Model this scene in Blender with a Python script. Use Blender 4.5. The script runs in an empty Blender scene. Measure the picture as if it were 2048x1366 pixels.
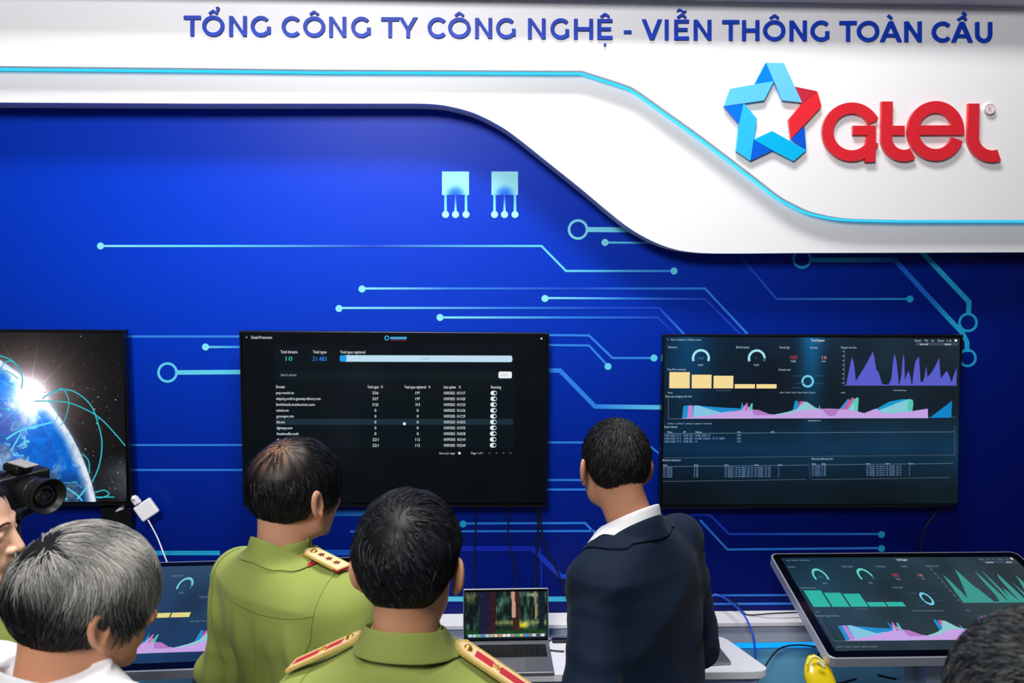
import bpy, bmesh, math, random
import numpy as np
from mathutils import Vector, Matrix
from mathutils.bvhtree import BVHTree
random.seed(7); np.random.seed(7)
R = math.radians
SC = bpy.context.scene
COL = SC.collection

# ---------------------------------------------------------------- camera
FPX = 1600.0                      # focal length in pixels of a 2048 wide frame
HC = 2.10
PITCH, YAW, ROLL = R(5.8), R(2.0), 0.0050
fwd = Vector((math.sin(YAW)*math.cos(PITCH), math.cos(YAW)*math.cos(PITCH), -math.sin(PITCH)))
r0 = fwd.cross(Vector((0, 0, 1))).normalized(); u0 = r0.cross(fwd).normalized()
CR = (r0*math.cos(ROLL) + u0*math.sin(ROLL)).normalized()
CU = CR.cross(fwd).normalized()
CAMP = Vector((0, 0, HC))
cd = bpy.data.cameras.new('camera'); cam = bpy.data.objects.new('camera', cd); COL.objects.link(cam)
cd.sensor_width = 36.0; cd.lens = FPX/2048*36.0; cd.clip_start = 0.02
M3 = Matrix((CR, CU, -fwd)).transposed()
cam.matrix_world = Matrix.Translation(CAMP) @ M3.to_4x4()
SC.camera = cam
cd.dof.use_dof = True; cd.dof.focus_distance = 2.3; cd.dof.aperture_fstop = 5.6

def ray(u, v):
    return CR*((u-1024)/FPX) - CU*((v-683)/FPX) + fwd
def P(u, v, Y):                   # point seen at (u,v) on the plane y = Y
    d = ray(u, v); return CAMP + d*(Y/d.y)
def D(u, v, z):                   # point seen at (u,v) at depth z
    return CAMP + ray(u, v)*z

# ---------------------------------------------------------------- world, light, exposure
w = bpy.data.worlds.new('hall'); SC.world = w; w.use_nodes = True
w.node_tree.nodes['Background'].inputs[0].default_value = (0.80, 0.88, 1.0, 1)
w.node_tree.nodes['Background'].inputs[1].default_value = 0.09
SC.view_settings.view_transform = 'Standard'; SC.view_settings.look = 'None'
SC.view_settings.exposure = 0.0; SC.view_settings.gamma = 1.0
SC.view_settings.use_curve_mapping = False

def area(name, loc, target, size, energy, color=(1, 1, 1), sy=None, spread=180):
    l = bpy.data.lights.new(name, 'AREA'); l.energy = energy; l.color = color
    l.spread = R(spread); l.shape = 'RECTANGLE'; l.size = size; l.size_y = sy or size
    o = bpy.data.objects.new(name, l); COL.objects.link(o); o.location = loc
    o.rotation_euler = (Vector(target)-Vector(loc)).to_track_quat('-Z', 'Y').to_euler()
    return o
area('ceiling_light', (0.15, 1.85, 5.1), (0.1, 2.6, 1.8), 1.6, 155, (1, 0.98, 0.96), 0.5)
area('front_light', (-0.9, -1.3, 4.2), (-0.5, 3.2, 2.4), 1.1, 84, (1, 0.98, 0.96), spread=120)

# ---------------------------------------------------------------- helpers
def lin(c):
    o = []
    for x in c[:3]:
        x = x/255.0
        o.append(x/12.92 if x <= 0.04045 else ((x+0.055)/1.055)**2.4)
    return tuple(o)

def mat(name, rgb, rough=0.5, metal=0.0, spec=0.5, coat=0.0, sss=0.0, noise=None, bump=None, emit=None, es=1.0, sheen=0.0):
    m = bpy.data.materials.new(name); m.use_nodes = True
    nt = m.node_tree; b = nt.nodes['Principled BSDF']
    c = lin(rgb)
    b.inputs['Base Color'].default_value = (*c, 1)
    b.inputs['Roughness'].default_value = rough; b.inputs['Metallic'].default_value = metal
    b.inputs['Specular IOR Level'].default_value = spec
    b.inputs['Coat Weight'].default_value = coat
    b.inputs['Sheen Weight'].default_value = sheen
    if sss:
        b.inputs['Subsurface Weight'].default_value = sss
        b.inputs['Subsurface Radius'].default_value = (1.0, 0.3, 0.15)
        b.inputs['Subsurface Scale'].default_value = 0.008
    if emit:
        b.inputs['Emission Color'].default_value = (*lin(emit), 1); b.inputs['Emission Strength'].default_value = es
    if noise:                     # (scale, amount, detail)
        tc = nt.nodes.new('ShaderNodeTexCoord'); n = nt.nodes.new('ShaderNodeTexNoise')
        n.inputs['Scale'].default_value = noise[0]; n.inputs['Detail'].default_value = noise[2]
        nt.links.new(tc.outputs['Object'], n.inputs['Vector'])
        mx = nt.nodes.new('ShaderNodeMix'); mx.data_type = 'RGBA'
        mx.inputs['A'].default_value = (*[x*(1-noise[1]) for x in c], 1)
        mx.inputs['B'].default_value = (*[min(1, x*(1+noise[1])) for x in c], 1)
        nt.links.new(n.outputs['Fac'], mx.inputs['Factor']); nt.links.new(mx.outputs['Result'], b.inputs['Base Color'])
    if bump:                      # (scale, strength, distance)
        tc = nt.nodes.new('ShaderNodeTexCoord'); n = nt.nodes.new('ShaderNodeTexNoise')
        n.inputs['Scale'].default_value = bump[0]; n.inputs['Detail'].default_value = 4
        nt.links.new(tc.outputs['Object'], n.inputs['Vector'])
        bp = nt.nodes.new('ShaderNodeBump'); bp.inputs['Strength'].default_value = bump[1]; bp.inputs['Distance'].default_value = bump[2]
        nt.links.new(n.outputs['Fac'], bp.inputs['Height']); nt.links.new(bp.outputs['Normal'], b.inputs['Normal'])
    return m

def attr_mat(name, rough=0.5, spec=0.5, emit=0.0, coat=0.0):
    m = bpy.data.materials.new(name); m.use_nodes = True
    nt = m.node_tree; b = nt.nodes['Principled BSDF']
    a = nt.nodes.new('ShaderNodeAttribute'); a.attribute_name = 'Col'
    b.inputs['Roughness'].default_value = rough; b.inputs['Specular IOR Level'].default_value = spec
    b.inputs['Coat Weight'].default_value = coat
    if emit:
        b.inputs['Base Color'].default_value = (0.004, 0.004, 0.005, 1)
        nt.links.new(a.outputs['Color'], b.inputs['Emission Color']); b.inputs['Emission Strength'].default_value = emit
    else:
        nt.links.new(a.outputs['Color'], b.inputs['Base Color'])
    return m

def link(name, me, material=None, parent=None, smooth=False, loc=None):
    o = bpy.data.objects.new(name, me); COL.objects.link(o)
    if material is not None and len(me.materials) == 0:
        for m in (material if isinstance(material, (list, tuple)) else [material]): me.materials.append(m)
    if smooth: me.polygons.foreach_set('use_smooth', [True]*len(me.polygons))
    if parent is not None: o.parent = parent
    if loc is not None: o.location = loc
    return o

def tag(o, label=None, cat=None, group=None, kind=None):
    if label: o['label'] = label
    if cat: o['category'] = cat
    if group: o['group'] = group
    if kind: o['kind'] = kind
    return o

def empty(name, loc=(0, 0, 0), rz=0.0, mw=None):
    o = bpy.data.objects.new(name, None); COL.objects.link(o); o.empty_display_size = 0.1
    if mw is not None: o.matrix_world = mw
    else: o.location = loc; o.rotation_euler = (0, 0, rz)
    return o

class MB:
    """collects verts / faces / colours, builds one mesh"""
    def __init__(s): s.v = []; s.f = []; s.c = []; s.m = []
    def add(s, verts, faces, col=None, mi=0):
        b = len(s.v); s.v += [tuple(x) for x in verts]; s.f += [tuple(i+b for i in f) for f in faces]
        s.c += [col or (1, 1, 1)]*len(verts) if not isinstance(col, list) else col
        s.m += [mi]*len(faces); return s
    def box(s, a, b, mi=0, col=None, mw=None):
        x0, y0, z0 = a; x1, y1, z1 = b
        vs = [Vector((x, y, z)) for z in (z0, z1) for y in (y0, y1) for x in (x0, x1)]
        if mw is not None: vs = [mw @ q for q in vs]
        return s.add(vs, [(0, 2, 3, 1), (4, 5, 7, 6), (0, 1, 5, 4), (2, 6, 7, 3), (0, 4, 6, 2), (1, 3, 7, 5)], col, mi)
    def prism(s, poly, fn, t0, t1, mi=0, col=None):
        """2D polygon -> fn(x,y,t) between t0 (front) and t1 (back); ear-clipped caps"""
        from mathutils.geometry import tessellate_polygon
        n = len(poly); vs = [fn(x, y, t0) for x, y in poly] + [fn(x, y, t1) for x, y in poly]
        tri = tessellate_polygon([[Vector((x, y, 0)) for x, y in poly]])
        fs = [tuple(t) for t in tri] + [tuple(n+i for i in reversed(t)) for t in tri]
        fs += [(i, (i+1) % n, n+(i+1) % n, n+i) for i in range(n)]
        return s.add(vs, fs, col, mi)
    def tube(s, pts, r, seg=8, mi=0, col=None, caps=True):
        pts = [Vector(p) for p in pts]; rs = r if isinstance(r, (list, tuple)) else [r]*len(pts)
        vs = []; up = Vector((0.13, 0.21, 0.97)).normalized()
        t = (pts[1]-pts[0]).normalized(); n = t.cross(up)
        if n.length < 1e-4: n = t.cross(Vector((1, 0, 0)))
        n.normalize()
        for i, p in enumerate(pts):
            a = pts[max(i-1, 0)]; b = pts[min(i+1, len(pts)-1)]; t = (b-a).normalized()
            n = (n - t*n.dot(t)).normalized(); bn = t.cross(n)
            for k in range(seg):
                an = 2*math.pi*k/seg; vs.append(p + (n*math.cos(an)+bn*math.sin(an))*rs[i])
        fs = []
        for i in range(len(pts)-1):
            for k in range(seg):
                a = i*seg+k; b = i*seg+(k+1) % seg; fs.append((a, b, b+seg, a+seg))
        if caps: fs.append(tuple(range(seg-1, -1, -1))); fs.append(tuple((len(pts)-1)*seg+k for k in range(seg)))
        return s.add(vs, fs, col, mi)
    def lathe(s, prof, mw, seg=32, mi=0, col=None):
        """profile [(r, h)] about local z of mw"""
        vs = []
        for r_, h in prof:
            for k in range(seg):
                a = 2*math.pi*k/seg; vs.append(mw @ Vector((r_*math.cos(a), r_*math.sin(a), h)))
        fs = []
        for i in range(len(prof)-1):
            for k in range(seg):
                a = i*seg+k; b = i*seg+(k+1) % seg; fs.append((a, b, b+seg, a+seg))
        fs.append(tuple(range(seg-1, -1, -1))); fs.append(tuple((len(prof)-1)*seg+k for k in range(seg)))
        return s.add(vs, fs, col, mi)
    def build(s, name, material=None, parent=None, smooth=False, bevel=None, color=False, fix=True, auto=None):
        me = bpy.data.meshes.new(name); me.from_pydata(s.v, [], s.f); me.update()
        if max(s.m or [0]) > 0: me.polygons.foreach_set('material_index', s.m)
        if color:
            a = me.color_attributes.new('Col', 'FLOAT_COLOR', 'POINT')
            a.data.foreach_set('color', [x for c in s.c for x in (*c[:3], 1.0)])
        if fix:
            bm = bmesh.new(); bm.from_mesh(me); bmesh.ops.recalc_face_normals(bm, faces=bm.faces); bm.to_mesh(me); bm.free()
        o = link(name, me, material, parent, smooth)
        if auto:
            me.polygons.foreach_set('use_smooth', [True]*len(me.polygons)); me.set_sharp_from_angle(angle=R(auto))
        if bevel:
            b = o.modifiers.new('bevel', 'BEVEL'); b.width = bevel; b.segments = 3; b.limit_method = 'ANGLE'; b.angle_limit = R(40)
            b.harden_normals = False
        return o

def spline(pts, n=8, closed=False):
    """Catmull-Rom through points"""
    P_ = [Vector(p) for p in pts]; out = []
    N = len(P_)
    for i in range(N-1):
        a = P_[max(i-1, 0)]; b = P_[i]; c = P_[i+1]; d = P_[min(i+2, N-1)]
        for k in range(n):
            t = k/n; t2 = t*t; t3 = t2*t
            out.append(0.5*((2*b)+(c-a)*t+(2*a-5*b+4*c-d)*t2+(3*b-3*c+d-a)*t3))
    out.append(P_[-1]); return out

def homog(src, dst):
    A = []; B = []
    for (x, y), (u, v) in zip(src, dst):
        A.append([x, y, 1, 0, 0, 0, -u*x, -u*y]); B.append(u)
        A.append([0, 0, 0, x, y, 1, -v*x, -v*y]); B.append(v)
    h = np.linalg.solve(np.array(A, float), np.array(B, float))
    H = np.append(h, 1).reshape(3, 3)
    def f(x, y):
        q = H @ np.array([x, y, 1.0]); return q[0]/q[2], q[1]/q[2]
    return f

# text outlines from the built-in font, as triangles in font units (cap height ~0.73)
_tcache = {}
def text_mesh(s):
    if s in _tcache: return _tcache[s]
    cu = bpy.data.curves.new('t', 'FONT'); cu.body = s; cu.resolution_u = 2
    o = bpy.data.objects.new('t', cu); COL.objects.link(o)
    dg = bpy.context.evaluated_depsgraph_get(); dg.update()
    me = o.evaluated_get(dg).to_mesh()
    v = [tuple(x.co[:2]) for x in me.vertices]; f = [tuple(p.vertices) for p in me.polygons]
    o.evaluated_get(dg).to_mesh_clear(); bpy.data.objects.remove(o); bpy.data.curves.remove(cu)
    _tcache[s] = (v, f); return v, f

class Canvas:
    """draws a flat picture in source pixels on a surface given by to3d(x, y, lift)"""
    def __init__(s, to3d, tint=1.0): s.mb = MB(); s.to3d = to3d; s.k = 0; s.tint = tint
    def _l(s): s.k += 1; return 0.00003*s.k
    def poly(s, pts, col, z=None):
        l = s._l() if z is None else z
        from mathutils.geometry import tessellate_polygon
        tri = tessellate_polygon([[Vector((x, y, 0)) for x, y in pts]])
        cols = [lin(c) for c in col] if isinstance(col, list) else [lin(col)]*len(pts)
        s.mb.add([s.to3d(x, y, l) for x, y in pts], [tuple(t) for t in tri], cols)
    def rect(s, x0, y0, x1, y1, col): s.poly([(x0, y0), (x1, y0), (x1, y1), (x0, y1)], col)
    def rrect(s, x0, y0, x1, y1, r, col):
        p = []
        for cx, cy, a0 in ((x1-r, y0+r, -90), (x1-r, y1-r, 0), (x0+r, y1-r, 90), (x0+r, y0+r, 180)):
            for k in range(5): a = R(a0+k*22.5); p.append((cx+r*math.cos(a), cy+r*math.sin(a)))
        s.poly(p, col)
    def disc(s, cx, cy, r, col, n=16): s.poly([(cx+r*math.cos(2*math.pi*k/n), cy+r*math.sin(2*math.pi*k/n)) for k in range(n)], col)
    def arc(s, cx, cy, r, wd, a0, a1, col, n=24, ry=None, col2=None):
        l = s._l(); vs = []; cs = []; ry = ry or r
        for k in range(n+1):
            a = R(a0+(a1-a0)*k/n); t = k/n
            c = lin(col) if col2 is None else tuple(p*(1-t)+q*t for p, q in zip(lin(col), lin(col2)))
            for q in (-wd/2, wd/2): vs.append(s.to3d(cx+(r+q)*math.cos(a), cy-(ry+q)*math.sin(a), l)); cs.append(c)
        s.mb.add(vs, [(2*k, 2*k+1, 2*k+3, 2*k+2) for k in range(n)], cs)
    def line(s, pts, wd, col):
        cols = col if isinstance(col, list) else [col]*len(pts)
        l = s._l(); vs = []; cs = []
        q = [Vector(p) for p in pts]
        for i, p in enumerate(q):
            if i == 0: t = (q[1]-q[0]).normalized(); n = Vector((-t.y, t.x)); k = 1
            elif i == len(q)-1: t = (q[-1]-q[-2]).normalized(); n = Vector((-t.y, t.x)); k = 1
            else:
                a = (q[i]-q[i-1]).normalized(); b = (q[i+1]-q[i]).normalized()
                t = (a+b).normalized(); n = Vector((-t.y, t.x)); k = 1/max(0.3, n.dot(Vector((-a.y, a.x))))
            for sg in (-1, 1): x = p+n*(sg*wd/2*k); vs.append(s.to3d(x.x, x.y, l)); cs.append(lin(cols[i]))
        s.mb.add(vs, [(2*i, 2*i+1, 2*i+3, 2*i+2) for i in range(len(q)-1)], cs)
    def text(s, st, x, y, h, col, wd=None):
        """top-left x,y; cap height h; fitted to width wd"""
        v, f = text_mesh(st)
        if not v: return
        x0 = min(a for a, b in v); x1 = max(a for a, b in v); sc = h/0.72
        sx = wd/(x1-x0) if wd else sc
        l = s._l()
        s.mb.add([s.to3d(x+(a-x0)*sx, y+h-b*sc, l) for a, b in v], f, [lin(col)]*len(v))
    def grid(s, x0, y0, x1, y1, nx, ny, fn):
        """fn(X,Y) arrays -> rgb arrays (sRGB 0-255)"""
        X, Y = np.meshgrid(np.linspace(x0, x1, nx), np.linspace(y0, y1, ny))
        C = np.clip(fn(X, Y), 0, 255)/255.0
        C = np.where(C <= 0.04045, C/12.92, ((C+0.055)/1.055)**2.4)
        l = s._l()
        vs = [s.to3d(a, b, l) for a, b in zip(X.ravel(), Y.ravel())]
        fs = [(j*nx+i, j*nx+i+1, (j+1)*nx+i+1, (j+1)*nx+i) for j in range(ny-1) for i in range(nx-1)]
        s.mb.add(vs, fs, [tuple(c) for c in C.reshape(-1, 3)])
    def build(s, name, material, parent): return s.mb.build(name, material, parent, color=True, fix=False)

def vnoise(X, Y, sc, seed=0, octv=4):
    rs = np.random.RandomState(seed); out = np.zeros_like(X); amp = 1.0; tot = 0
    for o in range(octv):
        G = rs.rand(64, 64); x = X*sc; y = Y*sc
        xi = np.floor(x).astype(int); yi = np.floor(y).astype(int); fx = x-xi; fy = y-yi
        fx = fx*fx*(3-2*fx); fy = fy*fy*(3-2*fy)
        g = lambda a, b: G[a % 64, b % 64]
        out += amp*((g(xi, yi)*(1-fx)+g(xi+1, yi)*fx)*(1-fy)+(g(xi, yi+1)*(1-fx)+g(xi+1, yi+1)*fx)*fy)
        tot += amp; amp *= 0.5; sc *= 2.03
    return out/tot
# ================================================================ the booth shell
WY = 3.20                       # back wall plane
YL, YU = 3.09, 3.045            # fronts of the lower and upper white panels
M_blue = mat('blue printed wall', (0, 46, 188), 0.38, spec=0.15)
# wall base colour: royal blue around the chips fading to navy low and right
def wall_gradient(m):
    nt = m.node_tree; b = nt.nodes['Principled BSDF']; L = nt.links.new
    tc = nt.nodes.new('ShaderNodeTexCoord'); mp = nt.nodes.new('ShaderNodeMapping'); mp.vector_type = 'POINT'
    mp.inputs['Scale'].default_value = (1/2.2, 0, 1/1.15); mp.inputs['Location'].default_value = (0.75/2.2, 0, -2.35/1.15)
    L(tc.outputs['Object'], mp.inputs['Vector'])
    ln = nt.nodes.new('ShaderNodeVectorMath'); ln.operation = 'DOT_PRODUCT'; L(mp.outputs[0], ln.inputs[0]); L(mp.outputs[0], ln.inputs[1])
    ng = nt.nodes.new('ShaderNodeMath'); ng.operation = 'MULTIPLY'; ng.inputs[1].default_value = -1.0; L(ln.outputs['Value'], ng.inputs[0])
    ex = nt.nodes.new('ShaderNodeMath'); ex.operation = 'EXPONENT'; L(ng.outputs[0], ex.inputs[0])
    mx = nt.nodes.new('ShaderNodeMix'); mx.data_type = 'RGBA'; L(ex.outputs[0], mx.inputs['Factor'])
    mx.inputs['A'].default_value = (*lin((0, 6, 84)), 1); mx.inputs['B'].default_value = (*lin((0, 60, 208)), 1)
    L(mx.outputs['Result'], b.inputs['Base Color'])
wall_gradient(M_blue)
M_white = mat('white painted board', (236, 236, 240), 0.45)
M_grey = mat('grey board', (176, 186, 205), 0.5)
M_floor = mat('grey carpet', (80, 84, 92), 0.95, noise=(40, 0.25, 4))
M_black = mat('black plastic', (10, 11, 13), 0.35)
M_cable = mat('black cable', (8, 9, 14), 0.5)

def struct(o): o['kind'] = 'structure'; return o
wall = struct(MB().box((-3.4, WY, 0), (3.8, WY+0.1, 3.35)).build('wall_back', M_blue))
struct(MB().box((-3.4, -3.0, -0.05), (3.8, WY+0.1, 0)).build('floor', M_floor))

# printed circuit lines, flat on the wall
M_print = attr_mat('printed ink', 0.4, 0.35)
def wallpt(x, y, l): p = P(x, y, WY-0.0012); return Vector((p.x, p.y-l*0.3, p.z))
CY = (96, 208, 240); MD = (44, 128, 232); DM = (22, 66, 205); DK = (12, 42, 190); LT = (130, 226, 250); TE = (30, 165, 215)
def trace(pts, wd, cols, dots=(), rings=(), label=None):
    c = Canvas(wallpt)
    if pts: c.line(pts, wd, cols)
    for d in dots: c.disc(d[0], d[1], d[2] if len(d) > 2 else 7, d[3] if len(d) > 3 else LT, 24)
    for r_ in rings: c.arc(r_[0], r_[1], r_[2], 5, 0, 360, r_[3] if len(r_) > 3 else CY, 40)
    o = c.build('circuit_line', M_print, wall)
    if label: o['label'] = label
trace([(201, 492), (420, 492), (740, 492), (1083, 492), (1132, 542), (1348, 542)], 4.2, [LT, CY, DM, CY, CY, MD], [(201, 492), (1348, 542, 7, CY)], label='pale blue circuit line with a dot at each end')
trace([(724, 577), (900, 577), (1150, 577), (1330, 577), (1410, 577), (1495, 668)], 4.2, [LT, MD, DM, MD, MD, MD], [(724, 578)])
trace([(1090, 596), (1250, 597), (1410, 598), (1480, 668)], 4, [LT, MD, DM, DM], [(1090, 597)])
trace([(678, 616), (1000, 616), (1200, 616), (1318, 616), (1368, 668)], 4.2, [LT, MD, DM, DM, MD], [(678, 617)])
trace([(880, 635), (1120, 635), (1315, 635), (1350, 668)], 4.2, [LT, MD, DM, DK], [(880, 635)])
trace([(245, 673), (490, 673)], 4.6, [MD, MD])
trace([(411, 694), (490, 694)], 4.4, [CY, MD], [(411, 694)])
trace([(353, 745), (492, 744)], 9, [CY, CY], (), [(335, 745, 18)], 'thick cyan line ending in a ring')
trace([(250, 890), (492, 890)], 4, [MD, MD]); trace([(250, 940), (494, 940)], 4, [MD, MD])
trace([(1085, 670), (1178, 671), (1225, 716), (1308, 716)], 4.4, [MD, MD, MD, MD], [(1308, 716, 7, CY)])
trace([(1085, 690), (1178, 691), (1216, 732)], 4.4, [MD, MD, MD], [(1216, 733, 7, CY)])
trace([(1085, 741), (1120, 741), (1190, 813), (1340, 815)], 9, [MD, MD, MD, CY])
trace([(1085, 885), (1290, 885), (1325, 912)], 4, [MD, MD, MD])
trace([(1085, 960), (1200, 960)], 4, [MD, MD]); trace([(1085, 979), (1200, 979)], 4, [MD, MD])
trace([(1174, 459), (1290, 460)], 10, [LT, CY], (), [(1156, 459, 18, LT)], 'thick cyan line and ring under the white curve')
trace([(1210, 485), (1350, 486)], 4, [CY, MD], [(1210, 485, 7, LT)])
trace([(1622, 520), (1700, 520), (1790, 520), (1860, 597), (1905, 645), (1925, 666), (1934, 684), (1934, 704)], 9.5, [TE, TE, (20, 90, 205), (20, 110, 220), TE, TE, TE, TE], (), [(1604, 518, 17, TE), (1935, 716, 16, TE)], 'thick teal line running down to a ring behind the screen')
trace([(1838, 498), (1938, 604), (1937, 628)], 10, [TE, TE, TE], (), [(1936, 645, 17, TE)])
trace([(1465, 495), (1553, 598), (1700, 598), (1820, 598)], 3.6, [DK, (40, 90, 215), (50, 130, 220), TE], [(1820, 598, 7, TE)])
trace([(926, 1047), (1170, 1046), (1195, 1072)], 4.2, [MD, MD, MD], [(926, 1048, 7, TE)])
trace([(700, 1063), (1190, 1062)], 4, [MD, MD])
trace([(640, 1026), (900, 1026)], 12, [(20, 90, 200), TE])
trace([(280, 1106), (440, 1106)], 9, [TE, TE]); trace([(600, 1105), (740, 1105)], 11, [(18, 90, 200), (18, 90, 200)])
trace([(860, 1097), (1065, 1097), (1122, 1153), (1200, 1153)], 10, [DK, DK, (20, 66, 205), (20, 66, 205)])
trace([(860, 1198), (1220, 1198)], 10, [CY, TE])
trace([(1380, 1030), (1420, 1030), (1458, 1068), (1763, 1068)], 4, [DK, DM, DM, MD], [(1763, 1069, 7, TE)])
trace([(1400, 1040), (1455, 1099), (1763, 1096)], 4.2, [MD, MD, MD], [(1763, 1097, 7, TE)])
trace([(1380, 1191), (1620, 1190)], 4, [MD, MD]); trace([(1380, 1208), (1620, 1207)], 4.4, [MD, MD])
def chip(x0, x1, pins):
    c = Canvas(wallpt); cx = (x0+x1)/2
    def f(X, Y):
        d = np.hypot((X-cx), (Y-391))/30.0
        t = np.clip((d-0.12)/0.75, 0, 1)[..., None]; t = t*t*(3-2*t)
        return np.array([0, 96, 235])*(1-t)+np.array([150, 228, 245])*t
    c.grid(x0, 343, x1, 390, 28, 24, f)
    for k, px in enumerate(pins):
        c.poly([(px-(2.4 if k != 1 else 0.8), 390), (px+(2.4 if k != 1 else 0.8), 390), (px+2.6, 424), (px-2.6, 424)], [(90, 200, 250), (90, 200, 250), LT, LT] if k != 1 else [(20, 90, 230), (20, 90, 230), LT, LT])
        c.disc(px, 429, 7, (165, 236, 252), 24)
    c.build('chip_graphic', M_print, wall)
chip(884, 938, (891, 911, 932)); chip(983, 1036, (989, 1009, 1030))

# white fascia: lower curved panel and upper panel with an LED edge
LOW = [(-700, 200), (0, 205), (400, 207), (820, 207), (862, 208), (900, 213), (950, 227), (1000, 252), (1040, 280), (1100, 328), (1160, 376), (1216, 423), (1260, 457), (1300, 480), (1340, 496), (1380, 504), (1440, 507), (1600, 506), (2220, 504)]
UPP = [(-700, 128), (0, 132), (400, 136), (650, 139), (948, 140), (1164, 141), (1205, 154), (1248, 168), (1275, 181), (1340, 227), (1400, 270), (1500, 346), (1558, 391), (1590, 409), (1621, 423), (1669, 434), (1716, 438), (1800, 440), (2220, 440)]
def edge(px, Y, smooth=None):
    out = [P(u, v, Y) for u, v in px]; q = []
    if smooth:
        a, b = smooth; mid = spline(out[a:b], 6); out = out[:a]+mid+out[b:]
    return [(p.x, p.z) for p in out]
ztop = 3.22
eL = edge(LOW, YL, (3, 18)); eU = edge(UPP, YU, (5, 18))
def fn(x, y, t): return Vector((x, t, y))
def fascia(e, y0, y1, name):
    return struct(MB().prism([(e[0][0], ztop)]+e+[(e[-1][0], ztop)], fn, y0, y1).build(name, M_white, auto=30))
tr2 = fascia(eL, YL, WY+0.01, 'trim_2'); tr2['label'] = 'lower white curved board above the blue wall'
tr1 = fascia(eU, YU, YL-0.012, 'trim_1'); tr1['label'] = 'upper white curved board carrying the sign'
# LED edge: lit acrylic band in the gap behind the upper board, hanging just below its edge
M_led = mat('cyan LED acrylic', (60, 190, 235), 0.4, emit=(40, 190, 235), es=1.3)
def offs(e, d):
    q = [Vector(p) for p in e]; o = []
    for i, p in enumerate(q):
        t = (q[min(i+1, len(q)-1)]-q[max(i-1, 0)]).normalized(); n = Vector((t.y, -t.x)); o.append(p+n*d)
    return [(p.x, p.y) for p in o]
lo_ = offs(eU, 0.006); hi_ = offs(eU, -0.004)
mb = MB()
n = len(lo_)
vs = [Vector((x, YL-0.0115, y)) for x, y in lo_]+[Vector((x, YL+0.001, y)) for x, y in lo_]+[Vector((x, YL-0.0115, y)) for x, y in hi_]+[Vector((x, YL+0.001, y)) for x, y in hi_]
fs = []
for i in range(n-1):
    fs += [(i, i+1, n+i+1, n+i), (2*n+i, 2*n+i+1, i+1, i), (3*n+i, 3*n+i+1, 2*n+i+1, 2*n+i)]
mb.add(vs, fs); mb.build('led_strip', M_led, tr1)['label'] = 'glowing cyan LED edge'
# soffit over the fascia
zs = P(1024, 0, 2.95).z
struct(MB().box((-3.4, 2.955, zs+0.034), (3.8, WY+0.1, zs+0.3)).build('trim_3', mat('grey soffit', (190, 190, 205), 0.6)))['label'] = 'pale soffit above the sign'

# ================================================================ sign lettering
M_letter = mat('deep blue acrylic letters', (0, 58, 188), 0.5, spec=0.3)
YT = YU-0.008
sign = empty('sign_lettering', P(1176, 60, YU)); tag(sign, 'raised deep blue lettering, one line of capitals across the top of the white fascia', 'sign')
def arcpts(cx, cy, rx, ry, a0, a1, n=26): return [(cx+rx*math.cos(R(a0+(a1-a0)*k/n)), cy+ry*math.sin(R(a0+(a1-a0)*k/n))) for k in range(n+1)]
def letter_polys(ch, W, H, s):
    """polygons in (x right, y down) box W x H, stroke s"""
    bar = lambda x0, y0, x1, y1: [(x0, y0), (x1, y0), (x1, y1), (x0, y1)]
    def diag(x0, y0, x1, y1, w): return [(x0-w/2, y0), (x0+w/2, y0), (x1+w/2, y1), (x1-w/2, y1)]
    def arc(cx, cy, rx, ry, a0, a1):
        o = arcpts(cx, cy, rx, ry, a0, a1); i = arcpts(cx, cy, rx-s, ry-s, a0, a1); return o+i[::-1]
    if ch == 'T': return [bar(0, 0, W, s), bar(W/2-s/2, 0, W/2+s/2, H)]
    if ch == 'I': return [bar(0, 0, s, H)]
    if ch == '-': return [bar(0, H*0.55, W, H*0.55+s*0.85)]
    if ch == 'H': return [bar(0, 0, s, H), bar(W-s, 0, W, H), bar(0, H/2-s/2, W, H/2+s/2)]
    if ch == 'N': return [bar(0, 0, s, H), bar(W-s, 0, W, H), [(0, 0), (s*1.0, 0), (W, H), (W-s*1.0, H)]]
    if ch == 'E': return [bar(0, 0, s, H), bar(0, 0, W, s*0.92), bar(0, H/2-s*0.5, W*0.9, H/2+s*0.42), bar(0, H-s*0.92, W, H)]
    if ch == 'V': return [diag(s*0.55, 0, W/2, H, s*1.12), diag(W-s*0.55, 0, W/2, H, s*1.12)]
    if ch == 'A': return [diag(W/2, 0, s*0.55, H, s*1.12), diag(W/2, 0, W-s*0.55, H, s*1.12), bar(W*0.2, H*0.62, W*0.8, H*0.62+s*0.85)]
    if ch == 'Y': return [diag(s*0.6, 0, W/2, H*0.62, s*1.15), diag(W-s*0.6, 0, W/2, H*0.62, s*1.15), bar(W/2-s/2, H*0.56, W/2+s/2, H)]
    if ch == 'O': return [arc(W/2, H/2, W/2, H/2+0.5, 0, 180), arc(W/2, H/2, W/2, H/2+0.5, 180, 360)]
    if ch == 'C': return [arc(H/2*1.02, H/2, H/2*1.02, H/2+0.5, 42, 180), arc(H/2*1.02, H/2, H/2*1.02, H/2+0.5, 180, 318)]
    if ch == 'G': return [arc(H/2*1.02, H/2, H/2*1.02, H/2+0.5, 40, 180), arc(H/2*1.02, H/2, H/2*1.02, H/2+0.5, 180, 316), bar(W-s, H*0.52, W, H*0.88)]
    if ch == 'U':
        r_ = W/2; return [bar(0, 0, s, H-r_+1), bar(W-s, 0, W, H-r_+1), arc(W/2, H-r_, r_, r_+0.5, 0, 180)]
    return []
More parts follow.
